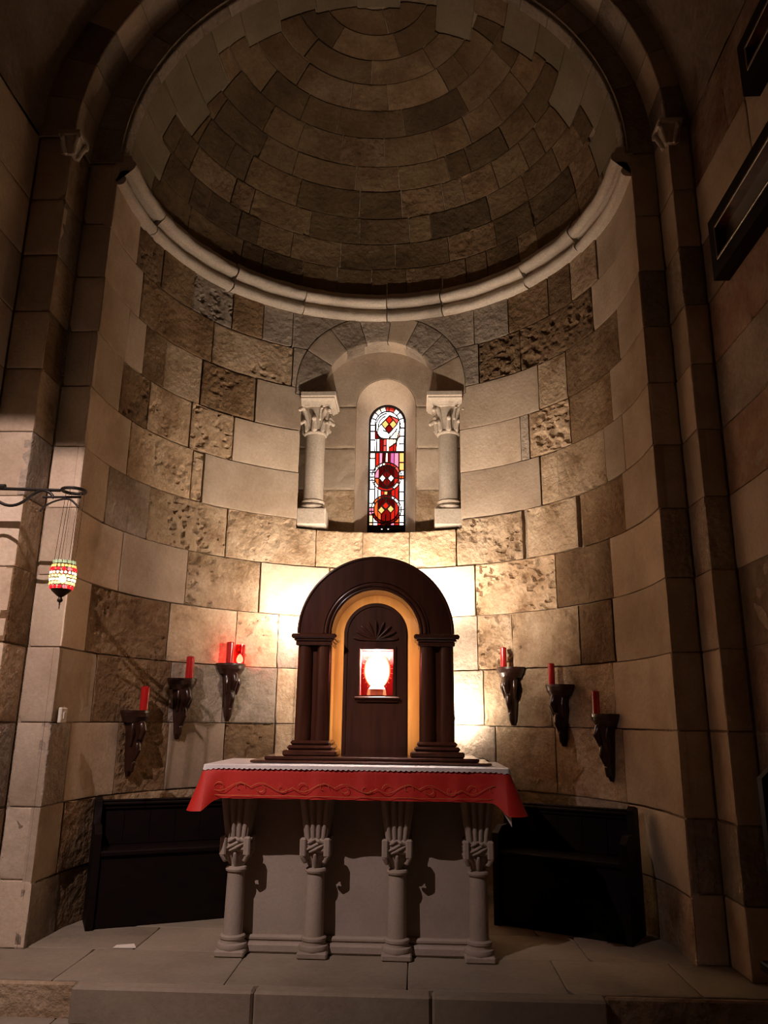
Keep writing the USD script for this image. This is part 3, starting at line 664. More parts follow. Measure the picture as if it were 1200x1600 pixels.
# ------------------------------------------------------------------ floor
fl = thing('floor', 'worn pale stone floor of the apse with a shallow step to the nave', 'floor', kind='structure')
obj('floor_bed', cat(trimesh.creation.box(bounds=[[-2.9, -9.1, -.5], [2.9, 2.4, -.17]]), trimesh.creation.box(bounds=[[-2.9, -.46, -.2], [2.9, 2.4, -.02]]), trimesh.creation.box(bounds=[[-1.30, -.56, -.2], [1.22, 0, -.02]])), 'mortar', fl, smooth=False)
def slab(x0, x1, y0, y1, z, mat='floor_stone', h=.10, back=.03):
    me = stone_mesh(sbox(x0, y0, x1, y1), lambda u, v, d: np.stack([u, v, z + d], -1), h, .002, .007, back, .06, int(abs(x0 * 71 + y0 * 37 + z * 11)) % 97, .002)
    obj('paving_slab', me, mat, fl, smooth=40)
ys = [-.50, .05, .55, 1.05, 1.6, 2.12]; xs0 = [-2.36, -1.5, -.62, .3, 1.1, 1.75, 2.22]
for j in range(len(ys) - 1):
    for i in range(len(xs0) - 1):
        o = .22 * (j % 2)
        a = xs0[i] + (o if i else 0); b = xs0[i + 1] + (o if i < len(xs0) - 2 else 0)
        if j == 0 and False: continue
        slab(a, b, ys[j], ys[j + 1], 0.0)
for i, (a, b) in enumerate(((-1.36, -.45), (-.45, .42), (.42, 1.265))):
    obj('step_stone', bx(a + .002, b - .002, -.60, -.505, -.17, .001, .012), 'floor_stone', fl)
for a, b in ((-2.36, -1.362), (1.267, 2.22)):
    obj('step_stone', bx(a, b, -.535, -.502, -.17, -.004, .010), 'tan_limestone', fl)
for j in range(9):
    for i in range(5):
        a = -2.36 + i * .916 + (.3 if (j % 2 and i) else 0); b = -2.36 + (i + 1) * .916 + (.3 if (j % 2 and i < 4) else 0)
        if b > 2.22: b = 2.22
        if b - a > .1: slab(a, b, -.52 - (j + 1) * .72, -.52 - j * .72, -.16, h=.2)
obj('nave_floor', trimesh.creation.box(bounds=[[-2.36, -9.0, -.2], [2.225, -7.0, -.16]]), 'floor_stone', fl, smooth=False)
rug = obj('carpet_runner', bx(-1.2, -.2, -2.6, -.74, -.158, -.148, .003), 'carpet'); tag(rug, 'red carpet runner lying on the nave floor below the altar step', 'carpet')

# ------------------------------------------------------------------ altar
al = thing('altar', 'pale stone altar table with four carved colonnettes across its front', 'altar', (0, 0, 0))
TX0, TX1, TYF, TYB = -.87, .86, -.17, .56
DZ = .034
obj('mensa', bx(TX0, TX1, TYF, TYB, .855, .985 + DZ, .012), 'altar_stone', al)
obj('altar_body', bx(-.725, .725, .10, .52, 0, .86, .008), 'altar_stone', al)
obj('base_moulding', cat(bx(-.765, .765, .03, .55, 0, .055, .012), bx(-.745, .745, .07, .535, .055, .085, .01)), 'altar_stone', al)
for i, cx in enumerate((-.70, -.236, .236, .70)):
    cy = .015
    sh = obj('column', lathe([(.055, .10), (.0535, .25), (.050, .44)], 28, (cx, cy)), 'altar_stone', al)
    obj('column_base', cat(bx(cx - .085, cx + .085, cy - .085, cy + .085, 0, .035, .008), lathe([(.082, .034), (.086, .046), (.082, .060), (.068, .066), (.066, .078), (.072, .086), (.072, .098), (.062, .106)], 28, (cx, cy))), 'altar_stone', sh)
    obj('neck_ring', lathe([(.050, .432), (.060, .437), (.063, .447), (.059, .457), (.050, .462)], 28, (cx, cy)), 'altar_stone', sh)
    def lift(m, dx=cx, dy=cy): m = tm(m).copy(); m.apply_translation([dx, dy, 0]); return m
    hs = [lathe([(.034, .455), (.034, .475), (.041, .50), (.052, .52), (.056, .535), (.056, .60)], 28, (cx, cy)), lift(bx(-.070, .070, -.070, .070, .545, .625, .012))]
    for sx in (-1, 1):
        for sy in (-1, 1):
            a, b = sorted((sx * .050, sx * .088)); c, d = sorted((sy * .050, sy * .088))
            hs.append(lift(bx(a, b, c, d, .525, .628, .008)))
            hs.append(lift(hull_chain([(sx * .072, sy * .072, .53), (sx * .060, sy * .060, .502), (sx * .048, sy * .048, .498)], [.015, .013, .008], 10)))
    for a in range(4):
        c, s = math.cos(a * PI / 2), math.sin(a * PI / 2)
        for q0, q1, z0_, z1_ in ((-.046, .030, .566, .605), (-.03, .046, .552, .590), (-.04, .0, .600, .622), (.0, .04, .622, .600)):
            hs.append(lift(hull_chain([(c * .072 - s * q0, s * .072 + c * q0, z0_), (c * .080 - s * (q0 + q1) / 2, s * .080 + c * (q0 + q1) / 2, (z0_ + z1_) / 2), (c * .072 - s * q1, s * .072 + c * q1, z1_)], [.006, .010, .006], 10)))
        hs.append(lift(hull_chain([(c * .036, s * .036, .475), (c * .052, s * .052, .51), (c * .066, s * .066, .535)], [.012, .015, .010], 10)))
    cp = obj('capital', cat(*hs), 'altar_stone', sh)
    # fan of flutes above
    for a in range(4):
        c, s = math.cos(a * PI / 2), math.sin(a * PI / 2)
        for q in (-1.5, -.5, .5, 1.5):
            x0_, x1_ = q * .029, q * .047
            obj('flute', lift(hull_chain([(c * .054 - s * x0_, s * .054 + c * x0_, .62), (c * .082 - s * x1_, s * .082 + c * x1_, .862)], [.0125, .0195], 12)), 'altar_stone', cp)
    obj('capital_core', lift(m3.Manifold.hull_points(np.array([(sx * .054, sy * .054, .62) for sx in (-1, 1) for sy in (-1, 1)] + [(sx * .084, sy * .084, .862) for sx in (-1, 1) for sy in (-1, 1)]))), 'altar_stone', cp)

# cloths on the altar: grids draped over the table top
def drape(x0, x1, y0, y1, zt, drop, flare, cornerdrop, cornerflare, seed, scallop=0, nfold=15, back=False, amp=.010, th=0.004, ends=True):
    """closed-edge path along left end, front and right end of the table; returns a sheet with top"""
    path = []
    def seg(p, q, n, nrm, cor):
        for t in np.linspace(0, 1, n, endpoint=False): path.append((p[0] + (q[0] - p[0]) * t, p[1] + (q[1] - p[1]) * t, nrm[0], nrm[1], cor))
    rr = .012
    if ends: seg((x0, y1), (x0, y0 + rr), 34, (-1, 0), 0)
    for t in np.linspace(0, 1, 9): path.append((x0 + rr - rr * math.cos(t * PI / 2), y0 + rr - rr * math.sin(t * PI / 2), -math.cos(t * PI / 2), -math.sin(t * PI / 2), math.sin(t * PI)))
    seg((x0 + rr + .004, y0), (x1 - rr, y0), 260, (0, -1), 0)
    for t in np.linspace(0, 1, 9): path.append((x1 - rr + rr * math.sin(t * PI / 2), y0 + rr - rr * math.cos(t * PI / 2), math.sin(t * PI / 2), -math.cos(t * PI / 2), math.sin(t * PI)))
    if ends:
        seg((x1, y0 + rr + .004), (x1, y1), 34, (1, 0), 0); path.append((x1, y1, 1, 0, 0))
    P = np.array(path); n = len(P); s = np.concatenate([[0], np.cumsum(np.linalg.norm(np.diff(P[:, :2], axis=0), axis=1))])
    corner = np.maximum(np.exp(-((P[:, 0] - x0) ** 2 + (P[:, 1] - y0) ** 2) / .055 ** 2), np.exp(-((P[:, 0] - x1) ** 2 + (P[:, 1] - y0) ** 2) / .055 ** 2))
    rows = []; m = 9
    # top: from an inner line to the edge
    inner = np.stack([np.clip(P[:, 0], x0 + .05, x1 - .05), np.where(P[:, 1] < y0 + .05, y0 + .05, P[:, 1])], 1)
    rows.append(np.c_[inner, np.full(n, zt)])
    rows.append(np.c_[P[:, :2] - P[:, 2:4] * .004, np.full(n, zt)])
    fold = (meshkit.noise(np.c_[s * nfold, s * 0, s * 0 + seed], seed) - .5) * 2
    for k in range(1, m + 1):
        t = k / m
        dz = drop * t * (1 + (cornerdrop / drop - 1) * corner)
        out = .006 + flare * t + cornerflare * corner * t ** 1.1 + fold * amp * t
        sc = scallop * (np.abs(np.sin(s * PI / .030)) - .5) * (1 if k == m else 0)
        rows.append(np.c_[P[:, :2] + P[:, 2:4] * out[:, None], zt - dz - sc])
    # a closed thin sheet: outer face plus a copy set back by th
    V = np.vstack(rows); nrw = len(rows); off = np.zeros_like(V)
    for k in range(nrw): off[k * n:(k + 1) * n] = (np.c_[-P[:, 2:4] * th, np.zeros(n)] if k > 1 else np.array([0, 0, -th]))
    f = []
    for k in range(nrw - 1):
        for i in range(n - 1):
            a = k * n + i; f += [[a, a + n, a + n + 1], [a, a + n + 1, a + 1]]
    f = np.array(f); N = len(V); e = (nrw - 1) * n + np.arange(n - 1)
    rim = np.vstack([np.stack([e, e + N, e + N + 1], 1), np.stack([e, e + N + 1, e + 1], 1)])
    x_in0, x_in1 = x0 + .05, x1 - .05
    top = bx(x_in0 - .002, x_in1 + .002, y0 + .048, y1, zt - th, zt, .001) if ends else None
    me = trimesh.Trimesh(np.vstack([V, V + off]), np.vstack([f, f[:, ::-1] + N, rim]), process=False)
    return (cat(me, top) if top is not None else me), P, s
redm, _, _ = drape(TX0 - .004, TX1 + .004, TYF - .004, TYB - .05, .992 + DZ, .178, .012, .245, .085, 5, amp=.010)
rc = thing('altar_frontal', 'red altar cloth with gold scroll embroidery hanging over the front of the altar', 'altar cloth', (0, 0, 0))
obj('cloth', redm, 'red_brocade', rc, smooth=60)
lacem, _, _ = drape(TX0 - .008, TX1 + .008, TYF - .010, TYB - .04, .998 + DZ, .022, .004, .030, .004, 9, scallop=.008, amp=.003)
lc = obj('lace_altar_cloth', lacem, 'white_lace', smooth=60); tag(lc, 'white lace cloth with scalloped edge on top of the red altar cloth', 'altar cloth')
# white under-cloth showing at the right corner
uc = obj('linen_undercloth', tm(m3.Manifold.hull_points(np.array([(.80, TYF - .006, .95), (.872, TYF - .006, .95), (.872, TYF + .001, .95), (.80, TYF + .001, .95), (.835, TYF - .012, .79), (.878, TYF - .02, .72), (.880, TYF - .016, .72), (.835, TYF - .008, .79)]))), 'white_linen'); tag(uc, 'white linen corner hanging below the red cloth at the right end of the altar', 'altar cloth')
# gold embroidery on the front of the frontal
gm = []
def gtube(pts): gm.append(tube(pts, .0013, 5))
def front_y(z): return TYF - .004 - .006 - .012 * (1.026 - z) / .178 - .013
for k in range(7):
    cx = -.72 + k * .24; s_ = 1 if k % 2 == 0 else -1
    t = np.linspace(0, 1, 22)
    for d_ in (-1, 1):
        ang = 4.6 * t; rad = .034 * (1 - .8 * t)
        x = cx + d_ * (.055 + rad * np.cos(ang)); z = .912 + s_ * rad * np.sin(ang)
        gtube(np.stack([x, [front_y(q) for q in z], z], 1))
    x = np.linspace(cx - .12, cx + .12, 26); z = .912 + s_ * .022 * np.sin((x - cx) / .12 * PI)
    gtube(np.stack([x, [front_y(q) for q in z], z], 1))
for zz in (.866,):
    x = np.linspace(TX0 + .03, TX1 - .03, 80); gtube(np.stack([x, np.full(80, front_y(zz)), np.full(80, zz)], 1))
obj('gold_embroidery', cat(*gm), 'gold_thread', rc, label='thin gold scroll embroidery and braid')

# ------------------------------------------------------------------ tabernacle
TXC, TY, TSC = .083, .12, .937
tb = thing('tabernacle', 'dark polished mahogany arched tabernacle with glowing niche standing on the altar', 'tabernacle', (TXC, TY, 1.036), scale=TSC)
# local frame: x centre, y=0 front of the columns, z=0 on the altar; springing at ZS
ZS, RO, RM, RI, RDoor = .838, .535, .345, .300, .222
obj('base_board', cat(bx(-.78, .755, -.16, .40, 0, .014, .005), bx(-.70, .68, -.10, .40, .014, .038, .006)), 'mahogany', tb)
def arch_poly(ro, ri=None, z0=0.0, n=64):
    g = unary_union([sbox(-ro, z0, ro, ZS), Point(0, ZS).buffer(ro, n).intersection(sbox(-2, ZS - .001, 2, 3))])
    if ri is not None: g = g.difference(unary_union([sbox(-ri, z0 - .1, ri, ZS), Point(0, ZS).buffer(ri, n)]))
    return g
up = sbox(-2, ZS, 2, 3)
obj('arch', extr(arch_poly(RO, RI).intersection(up), .015, .32), 'mahogany', tb, smooth=30)
def ring_roll(r, y, rad, th=PI, n=48):
    t = np.linspace(0, th, n); return tube(np.stack([r * np.cos(t), np.full(n, y), ZS + r * np.sin(t)], 1), rad, 10)
obj('arch_moulding', cat(ring_roll(.338, .012, .014), ring_roll(.312, .016, .011), ring_roll(RO - .008, .016, .010), extr(arch_poly(.365, .355).intersection(up), .004, .02)), 'mahogany', tb, smooth=50)
for s in (-1, 1):
    x0, x1 = sorted((s * .295, s * .535)); xm = (x0 + x1) / 2
    obj('column_base', cat(bx(x0 - .055, x1 + .055, -.065, .33, .038, .075, .008), bx(x0 - .03, x1 + .03, -.045, .33, .075, .105, .012), bx(x0 - .012, x1 + .012, -.028, .33, .105, .135, .012)), 'mahogany', tb)
    for q in (x0 + .055, x1 - .055):
        obj('half_column', lathe([(.053, .13), (.053, .30), (.050, .755)], 32, (q, .055)), 'mahogany', tb)
    obj('pilaster', bx(x0 + .02, x1 - .02, .05, .3, .13, .76, .004), 'mahogany', tb)
    obj('entablature', cat(bx(x0 - .004, x1 + .004, -.006, .33, .755, .785, .004), bx(x0 - .016, x1 + .016, -.02, .33, .785, .800, .006), bx(x0 - .034, x1 + .034, -.036, .33, .800, .832, .010)), 'mahogany', tb)
obj('recess_back', extr(arch_poly(RI + .06, None, .038).difference(sbox(-.115, .40, .125, .80)), .26, .30), 'honey_wood', tb, smooth=30)
for a_, b_ in ((-RI - .012, -RI), (RI, RI + .012)): obj('recess_side', bx(a_, b_, .06, .30, .038, ZS, .003), 'honey_wood', tb)
NX0, NX1, NZ0, NZ1 = -.107, .120, .432, .742
door = obj('door', extr(arch_poly(RDoor, None, .038).difference(sbox(NX0, NZ0, NX1, NZ1)), .10, .14), 'mahogany_door', tb, smooth=30)
obj('door_moulding', cat(extr(arch_poly(RDoor - .012, RDoor - .024, .05), .094, .102), extr(sbox(NX0 - .02, NZ0 - .02, NX1 + .02, NZ1 + .02).difference(sbox(NX0 - .004, NZ0 - .004, NX1 + .004, NZ1 + .004)), .092, .102)), 'mahogany_door', door)
obj('niche_ledge', cat(bx(NX0 - .035, NX1 + .045, .068, .11, NZ0 - .030, NZ0 - .010, .006), bx(NX0 - .02, NX1 + .03, .08, .11, NZ0 - .045, NZ0 - .030, .006)), 'mahogany', door)
fan = [hull_chain([(.0, .098, .80), (.10 * math.cos(a) * 1.2, .094, .80 + .105 * math.sin(a)), (.125 * math.cos(a) * 1.2, .096, .80 + .128 * math.sin(a))], [.006, .012, .008], 8) for a in np.linspace(.12, PI - .12, 9)]
obj('shell_carving', cat(*fan), 'mahogany_door', door, label='carved fan shell above the niche')
obj('niche_box', cat(bx(NX0 - .01, NX0, .12, .31, NZ0, NZ1, .001), bx(NX1, NX1 + .01, .12, .31, NZ0, NZ1, .001), bx(NX0 - .01, NX1 + .01, .12, .31, NZ1, NZ1 + .01, .001), bx(NX0 - .01, NX1 + .01, .12, .31, NZ0 - .01, NZ0, .001), bx(NX0 - .01, NX1 + .01, .30, .315, NZ0 - .01, NZ1 + .01, .001)), 'velvet', tb, label='red velvet lining of the niche')
# led tape behind the edge of the door panel
tp = [(-.19, z) for z in np.linspace(.06, ZS, 14)] + [(.19 * math.cos(t), ZS + .19 * math.sin(t)) for t in np.linspace(PI, 0, 26)] + [(.19, z) for z in np.linspace(ZS, .06, 14)]
obj('light_strip', tube([(x, .165, z) for x, z in tp], .006, 6), 'led', tb)
obj('niche_lamp', lathe([(.001, .722), (.016, .724), (.019, .732), (.016, .740)], 16, (.006, .165)), 'niche_bulb', tb)
# monstrance in the niche (rests inside: a thing of its own)
mo = thing('monstrance', 'golden sunburst monstrance on a brown base inside the glowing niche', 'monstrance', (TXC + .006 * TSC, TY + .215 * TSC, 1.036 + NZ0 * TSC), scale=TSC)
obj('base', tm(m3.Manifold.hull_points(np.array([(sx * .068, sy * .045, 0) for sx in (-1, 1) for sy in (-1, 1)] + [(sx * .062, sy * .04, .042) for sx in (-1, 1) for sy in (-1, 1)]))), 'brown_lacquer', mo)
obj('stem', lathe([(.060, .042), (.052, .06), (.030, .078), (.026, .09)], 24), 'ivory', mo)
rays = []
for k in range(48):
    a = 2 * PI * k / 48; r1 = .108 if k % 2 else .094
    rays.append(hull_chain([(.06 * math.cos(a), 0, .172 + .06 * math.sin(a) * 1.36), (r1 * math.cos(a), 0, .168 + r1 * math.sin(a) * 1.26)], [.0065, .0012], 6))
obj('ray', cat(*rays), 'ivory', mo)
obj('luna', tm(m3.Manifold.cylinder(.02, .086, .086, 48, True).rotate([90, 0, 0]).scale([1, 1, 1.36]).translate([0, -.004, .168])), 'ivory', mo, label='pale oval host case widened to fill the bright glow')  # ivory oval enlarged to take in the overexposed glow of the niche
obj('rim', tube([(.088 * math.cos(t), -.012, .168 + .119 * math.sin(t)) for t in np.linspace(0, 2 * PI, 40, endpoint=False)], .006, 8, True), 'gold', mo)

# ------------------------------------------------------------------ uplights hidden behind the tabernacle
def uplight(label, loc, s=1.0, ax=(0, .88, .47), clamp=False):
    t = thing('uplight', label, 'lamp', loc)
    z0 = loc[2]
    obj('bulb', trimesh.creation.icosphere(2, .032 * s), 'reflector_bulb' if clamp else 'bulb', t, smooth=True)
    obj('socket', lathe([(.02, -.085), (.024, -.08), (.024, -.04), (.017, -.028)], 16), 'iron', t)
    # unseen hemispherical shade open towards the wall and upwards; darkens the side walls
    n_, r_ = 12, .085 * s
    pr = [(r_ * math.sin(a), -r_ * math.cos(a)) for a in np.linspace(.02, PI / 2 + (.52 if clamp else .12), 14)]; pr += [(x * 1.04, z * 1.04) for x, z in pr[::-1]]
    sh_ = lathe(pr, 28); ax = np.array(ax); ux = np.array([1.0, 0, 0]); uy = np.cross(ax, ux); uy /= np.linalg.norm(uy)
    T = np.eye(4); T[:3, 0], T[:3, 1], T[:3, 2] = ux, uy, ax; sh_.apply_transform(T)
    obj('shade', sh_, 'iron', t)
    if clamp: obj('clamp_arm', tube([(0, 0, -.07), (0, -.12, -.07), (0, -.215, -.07)], .008, 8), 'iron', t)
    else: obj('stand', cat(tube([(0, 0, -.08), (0, 0, .014 - (z0 - 1.0))], .006, 8), lathe([(.07, .0 - (z0 - 1.0)), (.07, .012 - (z0 - 1.0)), (.012, .022 - (z0 - 1.0))], 24)), 'iron', t)
    return t
# the lamps stand on a ledge fixed to the wall behind the altar
lg = thing('lamp_shelf', 'dark plank shelf behind the tabernacle that carries the hidden lamps', 'shelf'); obj('plank', bx(-.85, .9, 1.40, 1.80, .955, 1.0, .006), 'bench_wood', lg)
obj('leg', bx(-.80, -.74, 1.44, 1.72, 0, .955, .004), 'bench_wood', lg); obj('leg', bx(.78, .84, 1.44, 1.72, 0, .955, .004), 'bench_wood', lg)
uplight('bare bulb lamp hidden behind the left shoulder of the tabernacle', (-.56, 1.72, 2.10), .8)
uplight('bare bulb lamp hidden behind the right shoulder of the tabernacle', (.41, 1.75, 2.32), .8)
uplight('low bare bulb lamp hidden behind the right column of the tabernacle', (.59, 1.77, 1.31), .85)
uplight('bare bulb lamp hidden behind the top of the tabernacle, lighting the window recess', (.08, .64, 2.02), 1.25, (0, .90, .43), True)  # unseen lamp, placed to light the window recess and the wall around it

# ------------------------------------------------------------------ sconces with red candles
def make_sconce(name, label, loc, rot, group=None):
    """origin on the wall at the shelf top, +y out of the wall"""
    t = thing(name, label, 'sconce', loc, rot, group)
    half = lambda r: Polygon([(r * 1.0 * math.cos(a), .02 + r * .85 * math.sin(a)) for a in np.linspace(0, PI, 25)] + [(-r, -.01), (r, -.01)])
    def disc(r, z0, z1, r2=None):
        a = np.array(half(r).exterior.coords)[:-1]; b = np.array(half(r2 or r).exterior.coords)[:-1]
        return tm(m3.Manifold.hull_points(np.vstack([np.c_[a, np.full(len(a), z0)], np.c_[b, np.full(len(b), z1)]])))
    obj('shelf', cat(disc(.125, -.018, 0), disc(.115, -.045, -.018, .122), disc(.090, -.085, -.045, .112)), 'sconce_wood', t)
    sec = lambda z, w, d: [(-w, -.01, z), (w, -.01, z), (w * .9, d * .7, z), (-w * .9, d * .7, z), (w * .4, d, z), (-w * .4, d, z)]
    zs = [-.085, -.16, -.25, -.34, -.42, -.46]; ws = [.065, .055, .048, .038, .030, .016]; ds = [.115, .095, .07, .06, .04, .02]
    obj('console', cat(*[m3.Manifold.hull_points(np.array(sec(zs[i], ws[i], ds[i]) + sec(zs[i + 1], ws[i + 1], ds[i + 1]))) for i in range(5)]), 'sconce_wood', t)
    obj('carved_scroll', cat(hull_chain([(0, .10, -.10), (0, .118, -.14), (0, .095, -.19), (0, .07, -.2)], [.03, .026, .022, .016]), hull_chain([(0, .075, -.24), (0, .082, -.28), (0, .06, -.33)], [.024, .022, .016]), hull_chain([(0, .045, -.37), (0, .04, -.42)], [.018, .014]),
        *[hull_chain([(s * .05, .06, -.10), (s * .058, .07, -.16), (s * .045, .05, -.24)], [.016, .018, .012]) for s in (-1, 1)]), 'sconce_wood', t)
    return t
def put(u, z):
    p = at_wall(u, z, .0); a = u / R
    return p, 180 - math.degrees(a)
def candle(label, u, z, h=.17, off=.085, r=.034, side=0.0):
    p = at_wall(u + side, z, off); t = thing('votive_candle', label, 'candle', p, 0, None)
    obj('glass_cup', lathe([(r * .92, .001), (r, .006), (r, h), (r * .9, h), (r * .88, .012)], 24), 'candle_red', t, smooth=50)
    obj('lid', lathe([(r * .9, h - .002), (r * .93, h + .004), (r * .3, h + .010), (.004, h + .011)], 24), 'candle_red', t)
    return t
SC = [(-2.20, 1.335, 'lowest sconce on the left wall, carved dark wood, nearest the pier'), (-1.76, 1.585, 'middle sconce on the left wall, carved dark wood'), (-1.31, 1.725, 'highest sconce on the left wall beside the lit red votive, carved dark wood'),
      (1.22, 1.72, 'highest sconce on the right wall beside the tabernacle, carved dark wood'), (1.70, 1.57, 'middle sconce on the right wall, carved dark wood'), (2.18, 1.35, 'lowest sconce on the right wall, carved dark wood, nearest the pier')]
first = None
for i, (u, z, lab) in enumerate(SC):
    p, a = put(u, z)
    if first is None: first = make_sconce('sconce', lab, p, a, 'carved wooden wall sconces')
    else: dup(first, lab, p, a)
CL = ['red candle on the lowest left sconce', 'red candle on the middle left sconce, dim in the haze', 'unlit red candle on the highest left sconce, left of the lit votive', 'red candle on the highest right sconce', 'red candle on the middle right sconce', 'red candle on the lowest right sconce']
for (u, z, _), l in zip(SC, CL):
    k = candle(l, u, z, .155 if u > 0 else .165, .085, .026 if u > 0 else .032, -.05 if abs(u + 1.31) < .01 else (-.03 if u > 0 else .02))
    k.SetCustomDataByKey('group', 'red candles on the wall sconces')
p = at_wall(-1.26, 1.725, .075); lv = thing('lit_votive', 'lit red votive glass glowing on the highest left sconce', 'votive light', p)
r, h = .040, .155
obj('glass_cup', lathe([(r * .92, .001), (r, .006), (r, h), (r * .95, h), (r * .93, .01), (.001, .01)], 28), 'votive_red', lv, smooth=50)
obj('flame', lathe([(.002, .006), (.022, .012), (.028, .026), (.026, .045), (.016, .066), (.002, .080)], 20), 'flame', lv, smooth=True)

# ------------------------------------------------------------------ benches
def bench(label, x0, y0, x1, y1, side):
    L = math.hypot(x1 - x0, y1 - y0); a = math.degrees(math.atan2(y1 - y0, x1 - x0))
    t = thing('choir_bench', label, 'bench', (x0, y0, 0), a)
    D = .30
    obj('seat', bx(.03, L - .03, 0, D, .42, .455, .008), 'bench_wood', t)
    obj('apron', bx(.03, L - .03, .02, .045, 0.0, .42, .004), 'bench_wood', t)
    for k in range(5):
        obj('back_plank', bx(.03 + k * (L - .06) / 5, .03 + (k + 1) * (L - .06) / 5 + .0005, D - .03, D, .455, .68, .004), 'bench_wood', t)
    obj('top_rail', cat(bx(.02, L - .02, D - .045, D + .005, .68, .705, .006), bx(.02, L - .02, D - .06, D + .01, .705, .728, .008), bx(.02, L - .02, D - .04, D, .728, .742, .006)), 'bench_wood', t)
    for q in (0, L - .045):
        g = Polygon([(0, 0), (D + .01, 0), (D + .01, .745), (D - .05, .76), (D - .09, .74), (D - .10, .60), (.06, .60), (.0, .56)]).buffer(.006)
        m = trimesh.creation.extrude_polygon(g, .045, engine='earcut'); v = m.vertices
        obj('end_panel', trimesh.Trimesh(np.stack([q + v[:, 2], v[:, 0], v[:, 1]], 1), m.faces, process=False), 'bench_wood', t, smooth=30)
    return t
bench('dark wooden choir bench against the left apse wall beside the altar', -1.71, .40, -.88, .80, -1)
bench('dark wooden choir bench against the right apse wall beside the altar', .86, .80, 1.64, .355, 1)

# ------------------------------------------------------------------ hanging mosaic lantern and its iron bracket
LXc, LYc, LSC = -1.690, -.55, 1.118
br = thing('wall_bracket', 'scrolled black iron wall bracket at the left edge holding the mosaic lantern', 'bracket', (-XL2, LYc, 2.575), scale=1.0)
def P3(pts): return [((x + 1.475) * LSC + LXc + XL2 if x > -2.3 else 0, 0, (z - 2.445) * LSC) for x, z in pts]
def smooth_curve(pts, n=40):
    from scipy.interpolate import CubicSpline
    pts = np.array(pts, float); return CubicSpline(np.arange(len(pts)), pts)(np.linspace(0, len(pts) - 1, n))
obj('arm', tube(P3([(-2.36, 2.452), (-1.95, 2.455), (-1.53, 2.442)]), .010, 8), 'iron', br)
obj('arm_sleeve', tube(P3([(-2.2, 2.462), (-1.83, 2.462)]), .017, 8), 'iron', br)
obj('lower_scroll', tube(smooth_curve(P3([(-2.36, 2.25), (-2.1, 2.30), (-1.95, 2.40), (-1.86, 2.385), (-1.80, 2.36), (-1.73, 2.375), (-1.66, 2.43), (-1.61, 2.44), (-1.575, 2.42), (-1.57, 2.40)])), .009, 8), 'iron', br)
obj('brace', tube(smooth_curve(P3([(-1.625, 2.325), (-1.57, 2.375), (-1.50, 2.395), (-1.46, 2.385), (-1.42, 2.35)])), .006, 8), 'iron', br)  # thin curve standing in for the shadow of the bracket on the pier
obj('cross_bar', tube(P3([(-1.62, 2.405), (-1.415, 2.405)]), .007, 8), 'iron', br)
obj('ring', tube([(LXc + XL2 + .020 + .065 * math.cos(t), .065 * math.sin(t), -.006) for t in np.linspace(0, 2 * PI, 32, endpoint=False)], .010, 8, True), 'iron', br)
obj('wall_plate', bx(0, .012, -.03, .03, -.30, .08, .003), 'iron', br)
ln_ = thing('mosaic_lantern', 'small mosaic glass lantern with red and amber beads hanging by wires at the left', 'lantern', (LXc + .016, LYc, 2.043), scale=.90)
rp = lambda z: np.interp(z, [-.075, -.03, .02, .06, .10, .125], [.058, .075, .078, .075, .066, .058])
beads_mat = {-.055: 'bead_red', -.032: 'bead_amber', -.010: 'bead_clear', .012: 'bead_amber', .034: 'bead_clear', .056: 'bead_red', .079: 'bead_amber', .104: 'bead_teal'}
for zi, (z, mname) in enumerate(beads_mat.items()):
    nb = 14 if mname in ('bead_red', 'bead_teal') else 20
    for k in range(nb):
        a = 2 * PI * (k + .5 * (zi % 2)) / nb; r = rp(z); rb_ = (.0125 if nb == 14 else .0095) * (1.15 if mname == 'bead_teal' else 1)
        s = trimesh.creation.icosphere(1, rb_); s.vertices = s.vertices * [1, .45, 1]
        s.apply_transform(trimesh.transformations.rotation_matrix(a - PI / 2, [0, 0, 1])); s.apply_translation([r * math.cos(a), r * math.sin(a), z])
        obj('bead', s, mname if not (mname == 'bead_red' and k % 5 == 2) else 'bead_pink', ln_, smooth=True)
cage = [tube([(rp(z) * math.cos(t), rp(z) * math.sin(t), z) for t in np.linspace(0, 2 * PI, 36, endpoint=False)], .0022, 5, True) for z in (-.067, -.043, -.021, .001, .023, .045, .068, .092)]
cage += [tube([(rp(z) * math.cos(a), rp(z) * math.sin(a), z) for z in np.linspace(-.07, .115, 12)], .0016, 5) for a in np.linspace(0, 2 * PI, 14, endpoint=False)]
obj('wire_cage', cat(*cage), 'bronze', ln_)
obj('bowl', lathe([(.002, -.165), (.006, -.16), (.004, -.15), (.015, -.142), (.018, -.132), (.012, -.122), (.010, -.115), (.022, -.107), (.042, -.09), (.058, -.075), (.060, -.068), (.05, -.068)], 28), 'bronze', ln_)
obj('finial', lathe([(.001, -.19), (.003, -.185), (.003, -.165)], 10), 'bronze', ln_)
obj('bulb', trimesh.creation.icosphere(2, .022), 'lantern_bulb', ln_, smooth=True)
obj('socket', lathe([(.014, -.07), (.014, -.03), (.010, -.02)], 14), 'bronze', ln_)
for a in np.linspace(.3, 2 * PI + .3, 6, endpoint=False):
    obj('hanging_wire', tube([(.062 * math.cos(a), .062 * math.sin(a), .11), (.016 + .056 * math.cos(a), .056 * math.sin(a), .583)], .0016, 5), 'bronze', ln_)

